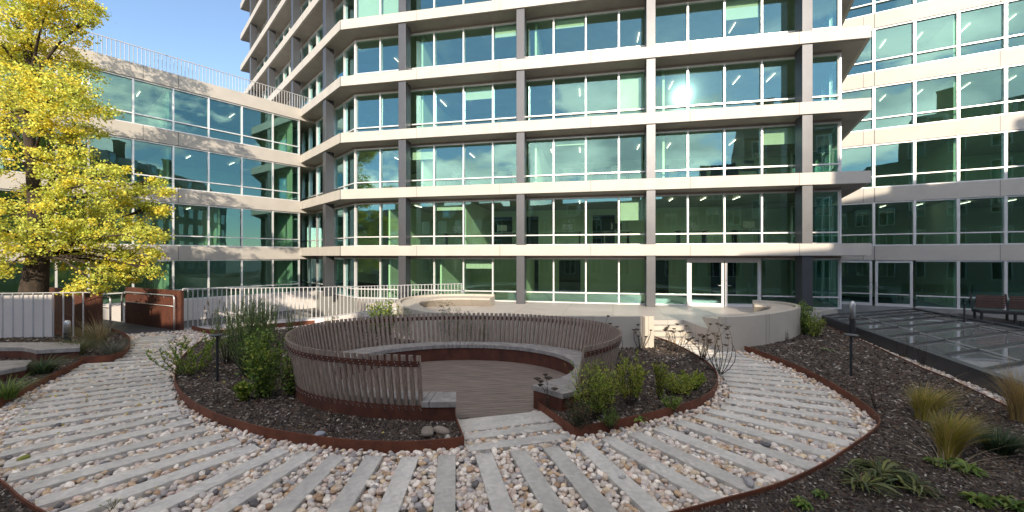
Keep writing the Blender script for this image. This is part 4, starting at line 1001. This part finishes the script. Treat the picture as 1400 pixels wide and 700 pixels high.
shrub(792, 585, 530, 'dark reddish twiggy plant at the front left corner of the small bed', 'bushy', .24, 22, 60, .05, BR + DG, wid=.3)
shrub(835, 583, 558, 'low dark green tuft near the front of the small bed', 'up', .25, 20, 45, .05, G2, wid=.2)
shrub(917, 560, 537, 'low green clump in the front right of the small bed', 'bushy', .22, 16, 50, .04, G1, wid=.3)
# seed-head stems around the back of the small bed
for px, py, tp_, sp_, n_, lb in ((960, 492, 452, .55, 9, 'dark seed head stems at the back tip of the small bed by the sunlit steps'), (925, 482, 437, .45, 8, 'tall dark umbel stems in front of the entrance steps'), (875, 476, 442, .5, 7, 'dark umbel stems against the shaded concrete wall'), (984, 510, 428, .35, 5, 'tallest umbel stems leaning over the pebble path'), (830, 500, 428, .3, 4, 'dry umbel stems beside the right end of the bench back')):
    shrub(px, py, tp_, lb, 'up', sp_, n_ * 2, 16, .045, BR + DG, wid=.3, lean=1.0, flowers='umbel', sr=.009, name='dry_stalk', cat='plant', group='dry umbel stems round the small bed', low=.2)
shrub(747, 560, 505, 'bare twiggy seed stems over the right seat end of the round bench', 'up', .22, 6, 12, .03, BR, flowers='umbel', name='dry_stalk', cat='plant', lean=1.0)
# behind the round bench
for px, tp_, lb in ((604, 404, 'dark leafy spike behind the bench, left of the tallest spike'), (615, 398, 'tallest dark leafy spike behind the bench in front of the terrace'), (626, 404, 'thin leafy spike right of the tallest spike behind the bench'), (641, 400, 'dense leafy spike behind the bench farthest right in the row'), (557, 412, 'lone thin leafy spike left of the row behind the bench'), (661, 419, 'shortest dry spike behind the bench at the terrace wall')):
    shrub(px, 0, tp_, lb, 'bushy', .05, 2, 170, .065, G2[:2] + BR[1:], Y=17.35, wid=.3, group='leafy spikes behind the bench', cat='plant', name='spike_plant', low=.40, lean=.1)
shrub(515, 0, 404, 'round leaved green bush in front of the curved end of the concrete wall', 'bushy', .32, 12, 60, .09, G2 + GY[:1], Y=20.5, wid=.7)
shrub(534, 0, 405, 'second round leaved bush right beside the concrete wall corner', 'bushy', .28, 10, 50, .09, G2 + GY[:1], Y=20.2, wid=.7)
shrub(490, 0, 424, 'pale low grass clump behind the bench left of the round leaved bush', 'up', .4, 50, 6, .12, [(.25, .26, .12), (.18, .2, .08)], Y=20.6, wid=.1)
shrub(458, 0, 428, 'low green plant behind the left back of the bench', 'bushy', .35, 16, 45, .06, G2, Y=19.0, wid=.4)
shrub(402, 0, 412, 'tall thin green plant by the railing left of the bench', 'up', .35, 14, 70, .05, G2, Y=18.6, wid=.3)
shrub(447, 0, 414, 'thin grey stems by the railing behind the bench', 'up', .3, 8, 30, .045, GF + BR[:1], Y=19.2, wid=.2)
shrub(382, 0, 430, 'dry brown plant beside the railing kerb', 'bushy', .3, 14, 30, .04, BR + GF, Y=17.6, wid=.3)
shrub(295, 0, 405, 'thin dark seeded stems by the railing near the footbridge', 'up', .5, 9, 30, .04, DG + BR, Y=19.5, wid=.3, flowers='spike')
shrub(330, 0, 412, 'wispy grey stems in front of the railing left of centre', 'up', .6, 14, 40, .04, GF, Y=18.5, wid=.2, flowers='spike')
# right side near the walls
shrub(1100, 0, 407, 'green shrub between the curved wall and the grey column', 'bushy', .35, 20, 90, .07, G1 + G2, Y=20.6, z=.1, wid=.5)
shrub(1112, 0, 424, 'low green shrub at the far tip of the right bed', 'bushy', .4, 18, 60, .06, GY[1:] + G2, Y=19.8, z=.1, wid=.5)
for px, yb, tp_, lb in ((1022, 470, 432, 'thin red brown stems against the left part of the right curved wall'), (1041, 470, 436, 'forked dry stems against the middle of the right curved wall'), (1074, 465, 447, 'short dark dry stems against the right curved wall'), (1109, 480, 462, 'small dry weed in the bare soil of the right bed'), (1200, 560, 497, 'single thin dry stem in the soil near the path corner'), (1262, 500, 440, 'dry upright stem at the skylight side of the right bed'), (1235, 487, 447, 'slim brown stems beside the straight edging')):
    shrub(px, yb, tp_, lb, 'up', .14, 5, 8, .03, BR, wid=.25, name='dry_stalk', cat='plant', lean=.8, group='dry stems in the right bed')

def grass(px, py, toppx, lab, n, spread, pal, z=SZ, wl=.012, lean=(.3, 0), Y=None, arch=1.0, group=None, plume=0):
    if Y is None: x, y = P(px, py, z)
    else: y = Y * K; x = X_at(px, y)
    h = Z_at(toppx, y) - z; r0 = empty('grass_tuft', (x, y, z), lab, 'ornamental grass', group)
    def blades(n, h, wl, pal, spread, arch, lean):
        a = rng.uniform(0, 6.28, n); rad = np.sqrt(rng.random(n)) * spread * .3; out = rng.uniform(.2, 1, n) * spread * arch; hh = h * rng.uniform(.55, 1.05, n)
        K = 6; V = np.zeros((n, K, 2, 3)); 
        dx = np.cos(a) * out + lean[0] * hh * rng.uniform(.5, 1.3, n); dy = np.sin(a) * out + lean[1] * hh
        sx_ = -np.sin(a + rng.normal(0, .8, n)); sy_ = np.cos(a)
        for k in range(K):
            t = k / (K - 1); cx = x + np.cos(a) * rad + dx * t ** 1.9; cy = y + np.sin(a) * rad + dy * t ** 1.9; cz = z + hh * (t * 1.35 - .35 * t ** 2.5)
            w_ = wl * (1 - t * .85) / 2
            V[:, k, 0] = np.stack([cx - sx_ * w_, cy - sy_ * w_, cz], 1); V[:, k, 1] = np.stack([cx + sx_ * w_, cy + sy_ * w_, cz], 1)
        V = V.reshape(-1, 3); f = [(2 * k, 2 * k + 1, 2 * k + 3, 2 * k + 2) for k in range(K - 1)]
        Fs = (np.array(f)[None] + (np.arange(n) * K * 2)[:, None, None]).reshape(-1, 4); return V, Fs, np.repeat(pick(pal, n, .25), K * 2, 0)
    V, Fs, c = blades(n, h, wl, pal, spread, arch, lean); np_obj('blades', V, Fs, M['leaf'], r0, cols=c)
    if plume:
        V, Fs, c = blades(plume, h * 1.45, wl * .5, [(.34, .22, .10), (.42, .30, .15), (.28, .18, .09)], spread * 1.2, 1.1, (lean[0] * 2.6 + .3, lean[1])); np_obj('seed_stalks', V, Fs, M['leaf'], r0, cols=c)
GG = [(.40, .33, .06), (.26, .27, .05), (.46, .34, .09), (.5, .36, .16), (.22, .25, .05)]
grass(1264, 574, 531, 'golden green grass tuft at the right, farther of the two', 900, .40, GG, lean=(.38, 0), wl=.009, plume=40, arch=.95)
grass(1296, 626, 567, 'golden green grass tuft at the right, nearer of the two', 1100, .34, GG, lean=(.28, 0), wl=.009, plume=50, arch=.95)
grass(1395, 575, 505, 'grass clump at the right edge with long straw stalks leaning over the skylight', 300, .45, GG[2:4] + [(.3, .2, .1)], lean=(-.1, 0), wl=.009, plume=110)
grass(130, 476, 440, 'dry straw coloured grass tuft by the left rusty panel', 420, .75, [(.36, .28, .16), (.28, .24, .13), (.20, .2, .09)], lean=(-.3, 0), wl=.014, plume=50, group='dry grass tufts by the footbridge')
grass(105, 484, 462, 'lower green grass tuft at the end of the low bench', 350, .6, [(.18, .19, .08), (.25, .24, .12), (.12, .14, .06)], wl=.014, lean=(0, 0), group='dry grass tufts by the footbridge')
grass(155, 485, 464, 'sparse grey green grass at the curve of the rusty edging', 220, .7, [(.14, .15, .11), (.2, .2, .15)], wl=.014, lean=(0, 0), group='dry grass tufts by the footbridge')
grass(60, 510, 490, 'spiky dark green plant in front of the low bench', 260, .55, DG + [(.13, .17, .08)], wl=.02, lean=(.05, 0), arch=1.3)
grass(1365, 618, 588, 'dark evergreen clump at the far right', 500, .45, DG, wl=.014, lean=(0, 0), arch=1.1)
grass(8, 545, 520, 'mossy green low plant at the left edge', 250, .5, G2, wl=.016, lean=(0, 0), arch=1.2)
grass(1300, 640, 612, 'thin straw stems lying on the soil below the golden grass', 60, .8, [(.4, .33, .24)], wl=.007, lean=(.5, -.2), arch=1.4)
def rosette(px, py, n, L_, pal, lab, z=SZ, wid=.2, up=.5):
    x, y = P(px, py, z); r0 = empty('leafy_plant', (x, y, z), lab, 'plant'); K = 6
    a = rng.uniform(0, 6.28, n); ln = L_ * rng.uniform(.55, 1.1, n); V = np.zeros((n, K, 3, 3)); upf = rng.uniform(.3, 1.1, n) * up; tw = rng.normal(0, .9, n)
    for k in range(K):
        t = k / (K - 1); rr_ = ln * t; cx = x + np.cos(a + tw * t) * rr_ + rng.normal(0, .0, n); cy = y + np.sin(a + tw * t) * rr_; cz = z + .015 + ln * upf * np.sin(t * 2.6) * .6
        w_ = ln * wid * math.sin(max(t, .04) * math.pi * .93 + .1) / 2
        sx_, sy_ = -np.sin(a), np.cos(a)
        V[:, k, 0] = np.stack([cx - sx_ * w_, cy - sy_ * w_, cz + w_ * .5], 1); V[:, k, 1] = np.stack([cx, cy, cz], 1); V[:, k, 2] = np.stack([cx + sx_ * w_, cy + sy_ * w_, cz + w_ * .5], 1)
    V = V.reshape(-1, 3); f = []
    for k in range(K - 1):
        for j in range(2): f.append((3 * k + j, 3 * k + j + 1, 3 * k + j + 4, 3 * k + j + 3))
    Fs = (np.array(f)[None] + (np.arange(n) * K * 3)[:, None, None]).reshape(-1, 4)
    np_obj('leaf_rosette', V, Fs, M['leaf'], r0, cols=np.repeat(pick(pal, n, .25), K * 3, 0), smooth=True)
RO = [(.12, .16, .06), (.16, .18, .08), (.09, .12, .05), (.20, .14, .08), (.2, .22, .07), (.07, .09, .04)]; GD = [(.11, .20, .04), (.16, .26, .05), (.08, .14, .035), (.22, .27, .07)]
rosette(1208, 652, 230, .34, RO, 'large sprawling leafy plant with drooping leaves in the near right bed', wid=.11, up=.6)
rosette(1180, 665, 70, .34, RO, 'left half of the sprawling leafy clump beside the path edging', wid=.11, up=.55)
rosette(1245, 668, 60, .32, RO, 'small drooping leafy plant right of the large sprawling one', wid=.11, up=.55)
rosette(1282, 637, 40, .14, GD, 'low round leaved green plant below the golden grass', wid=.6, up=.7)
rosette(1320, 645, 60, .2, G2 + GD, 'mid green leafy clump right of the round leaved plant', wid=.4, up=.7)
rosette(1340, 690, 44, .17, GD, 'fresh green leafy plant at the bottom right corner', wid=.4, up=.9)
rosette(1385, 696, 44, .17, GD, 'light green leafy plant in the extreme bottom right corner', wid=.4, up=.8)
rosette(1098, 695, 44, .12, GD + G2, 'small yellow green leafy plant at the bottom edge near the path', wid=.4, up=.9)
rosette(1120, 680, 16, .1, G2, 'tiny green seedling above the yellow green plant at the bottom edge', wid=.5, up=.9)
rosette(1130, 480, 20, .2, [(.2, .25, .12), (.3, .33, .22)], 'pale low weed in the middle of the right bed', wid=.3, up=.5)
rosette(875, 577, 14, .14, G1, 'small bright green weed by the front edging of the small bed', wid=.3, up=.8)
# white budded sprig at the bottom left
x, y = P(153, 702, .02); sprig = empty('flower_sprig', (x, y, 0), 'small sprig with pale round buds at the bottom edge of the path', 'plant'); stm = MB(); bud = MB()
for i in range(9):
    a = rnd.uniform(0, 6.28); r_ = rnd.uniform(.02, .12); tp3 = (x + math.cos(a) * r_, y + math.sin(a) * r_ * .6, rnd.uniform(.10, .19)); stm.tube([(x, y, 0), (x + math.cos(a) * r_ * .5, y, tp3[2] * .6), tp3], .003, 4)
    bud.lathe(tp3, [(.003, -.005), (.011, 0), (.013, .008), (.008, .015), (.001, .018)], 8)
stm.build('stem', mat('sprig_green', (.12, .15, .06), .7), sprig); bud.build('bud', mat('bud_cream', (.55, .55, .38), .7), sprig)

# ---- yellow tree
TY = 20.6 * K
tree = empty('autumn_tree', (X_at(46, TY), TY, -3), 'large maidenhair tree with yellow green autumn leaves at the left', 'tree')
tk = MB(); X0 = X_at(46, TY)
def tp3(px, py, dy=0): return Vector((X_at(px, TY + dy), TY + dy, Z_at(py, TY + dy)))
trunk_pts = [Vector((X0 - .1, TY, -3)), tp3(46, 400), tp3(52, 350), tp3(50, 290), tp3(44, 230), tp3(38, 170), tp3(42, 110), tp3(40, 40), tp3(34, -40), tp3(30, -110)]
tk.tube([tuple(p) for p in trunk_pts], [.45, .38, .30, .22, .17, .14, .10, .06, .04, .02], 12, cap=False)
clumps = [(20, -20, 46), (75, -15, 44), (110, 5, 26), (60, 25, 40), (45, -5, 40), (20, 30, 38), (130, 12, 12), (118, 28, 14), (222, 285, 9), (215, 345, 9), (228, 262, 7), (95, 40, 30), (45, 65, 36), (8, 80, 36), (85, 75, 32), (112, 95, 26), (60, 105, 36), (25, 115, 36), (100, 118, 30), (75, 140, 36), (110, 150, 28), (140, 150, 20), (30, 148, 28), (5, 130, 28), (60, 172, 28), (95, 180, 26), (125, 178, 18), (8, 170, 18), (60, 215, 22), (100, 215, 28), (75, 240, 28), (105, 250, 32), (140, 245, 30), (45, 262, 26), (20, 285, 24), (80, 280, 34), (120, 285, 36), (160, 268, 30), (190, 262, 22), (212, 248, 14), (60, 310, 30), (100, 318, 36), (140, 318, 34), (175, 310, 30), (200, 318, 22), (214, 320, 14), (15, 325, 24), (40, 340, 26), (90, 350, 28), (130, 352, 32), (165, 350, 32), (195, 350, 24), (150, 374, 22), (180, 374, 22), (120, 378, 16), (205, 368, 14), (158, 232, 16), (205, 285, 18), (-30, 40, 50), (-40, 120, 50), (-30, 210, 45), (-35, 300, 45), (-20, 350, 30), (-20, -60, 55), (50, -80, 50), (5, 370, 14), (100, 395, 10), (140, 392, 9)]
PV, PD, PC, PS = [], [], [], []
for ci, (cx, cy, cr_) in enumerate(clumps):
    dy = rnd.uniform(-1.6, 1.6) * min(1, cr_ / 30); c = tp3(cx, cy, dy); r_ = cr_ * TY / F * .84
    # nearest trunk point lower than the clump, branch to it
    if cr_ > 12:
        best = min(trunk_pts[2:], key=lambda p: (p - c).length + (4 if p.z > c.z - .2 else 0)); mid = best.lerp(c, .5) + Vector((0, 0, .25))
        tk.tube([tuple(best), tuple(mid), tuple(c)], [.065, .04, .015], 6, cap=False)
        for k in range(6):
            e = c + Vector([rnd.gauss(0, 1) for _ in range(3)]).normalized() * r_ * .9; tk.tube([tuple(mid.lerp(c, .6)), tuple(c.lerp(e, .5)), tuple(e)], [.022, .014, .005], 4, cap=False)
    nsp = int(8 + (cr_ / 30) ** 2 * 27)          # leaf sprays inside the clump
    for s in range(nsp):
        v = Vector([rnd.gauss(0, 1) for _ in range(3)]).normalized() * (rnd.random() ** .45) * r_; q = c + Vector((v.x, v.y, v.z * .85))
        m_ = int(rnd.uniform(18, 40)); sr_ = rnd.uniform(.12, .27)
        pp = np.array(q) + rng.normal(0, 1, (m_, 3)) * sr_ * np.array([.62, .62, .30]); pp[:, 2] -= np.abs(rng.normal(0, .05, m_))
        PV.append(pp); d_ = rng.normal(0, 1, (m_, 3)); d_[:, 2] -= .3; PD.append(d_)
        yel = rnd.random() + (.18 if cy < 240 and cx < 100 else -.08)
        pal = [(.80, .68, .10), (.72, .68, .12), (.82, .64, .08)] if yel > .66 else [(.58, .62, .12), (.70, .68, .13), (.46, .53, .10)]
        PC.append(pick(pal, m_, .18)); PS.append(rng.uniform(.055, .095, m_))
tk.build('trunk', M['bark'], tree, smooth=True, fix=False)
V, Fs, c = leaves(np.concatenate(PV), np.concatenate(PD), np.concatenate(PS), np.concatenate(PC), .95, .5)
np_obj('crown', V, Fs, M['leaf'], tree, cols=c)

# fallen yellow leaves near the tree
n = 260; X = rng.uniform(-17, -2, n * 3); Y = rng.uniform(4, 14, n * 3); ok = (np.abs(X) < Y * 1.28) & inpoly(X, Y, left_limit) & (rng.random(n * 3) < np.clip((-X - 1) / 14, .04, 1)); X, Y = X[ok], Y[ok]
pos = np.stack([X, Y, np.full(len(X), .085)], 1)
for _, poly in beds: pos[inpoly(X, Y, poly), 2] = SZ + .035
keep = ~inpoly(X, Y, [pol(a, 3.9, 0)[:2] for a in range(0, 360, 8)]) & ~inpoly(X, Y, bed_upleft); pos = pos[keep]
d = rng.normal(0, 1, (len(pos), 3)); d[:, 2] *= .15
V, Fs, c = leaves(pos, d, rng.uniform(.04, .065, len(pos)), pick([(.7, .58, .1), (.6, .5, .12), (.45, .33, .1)], len(pos)), .9)
tag(np_obj('fallen_leaves', V, Fs, M['leaf'], cols=c), 'scattered fallen yellow leaves on the pebble path', 'leaves', kind='stuff')
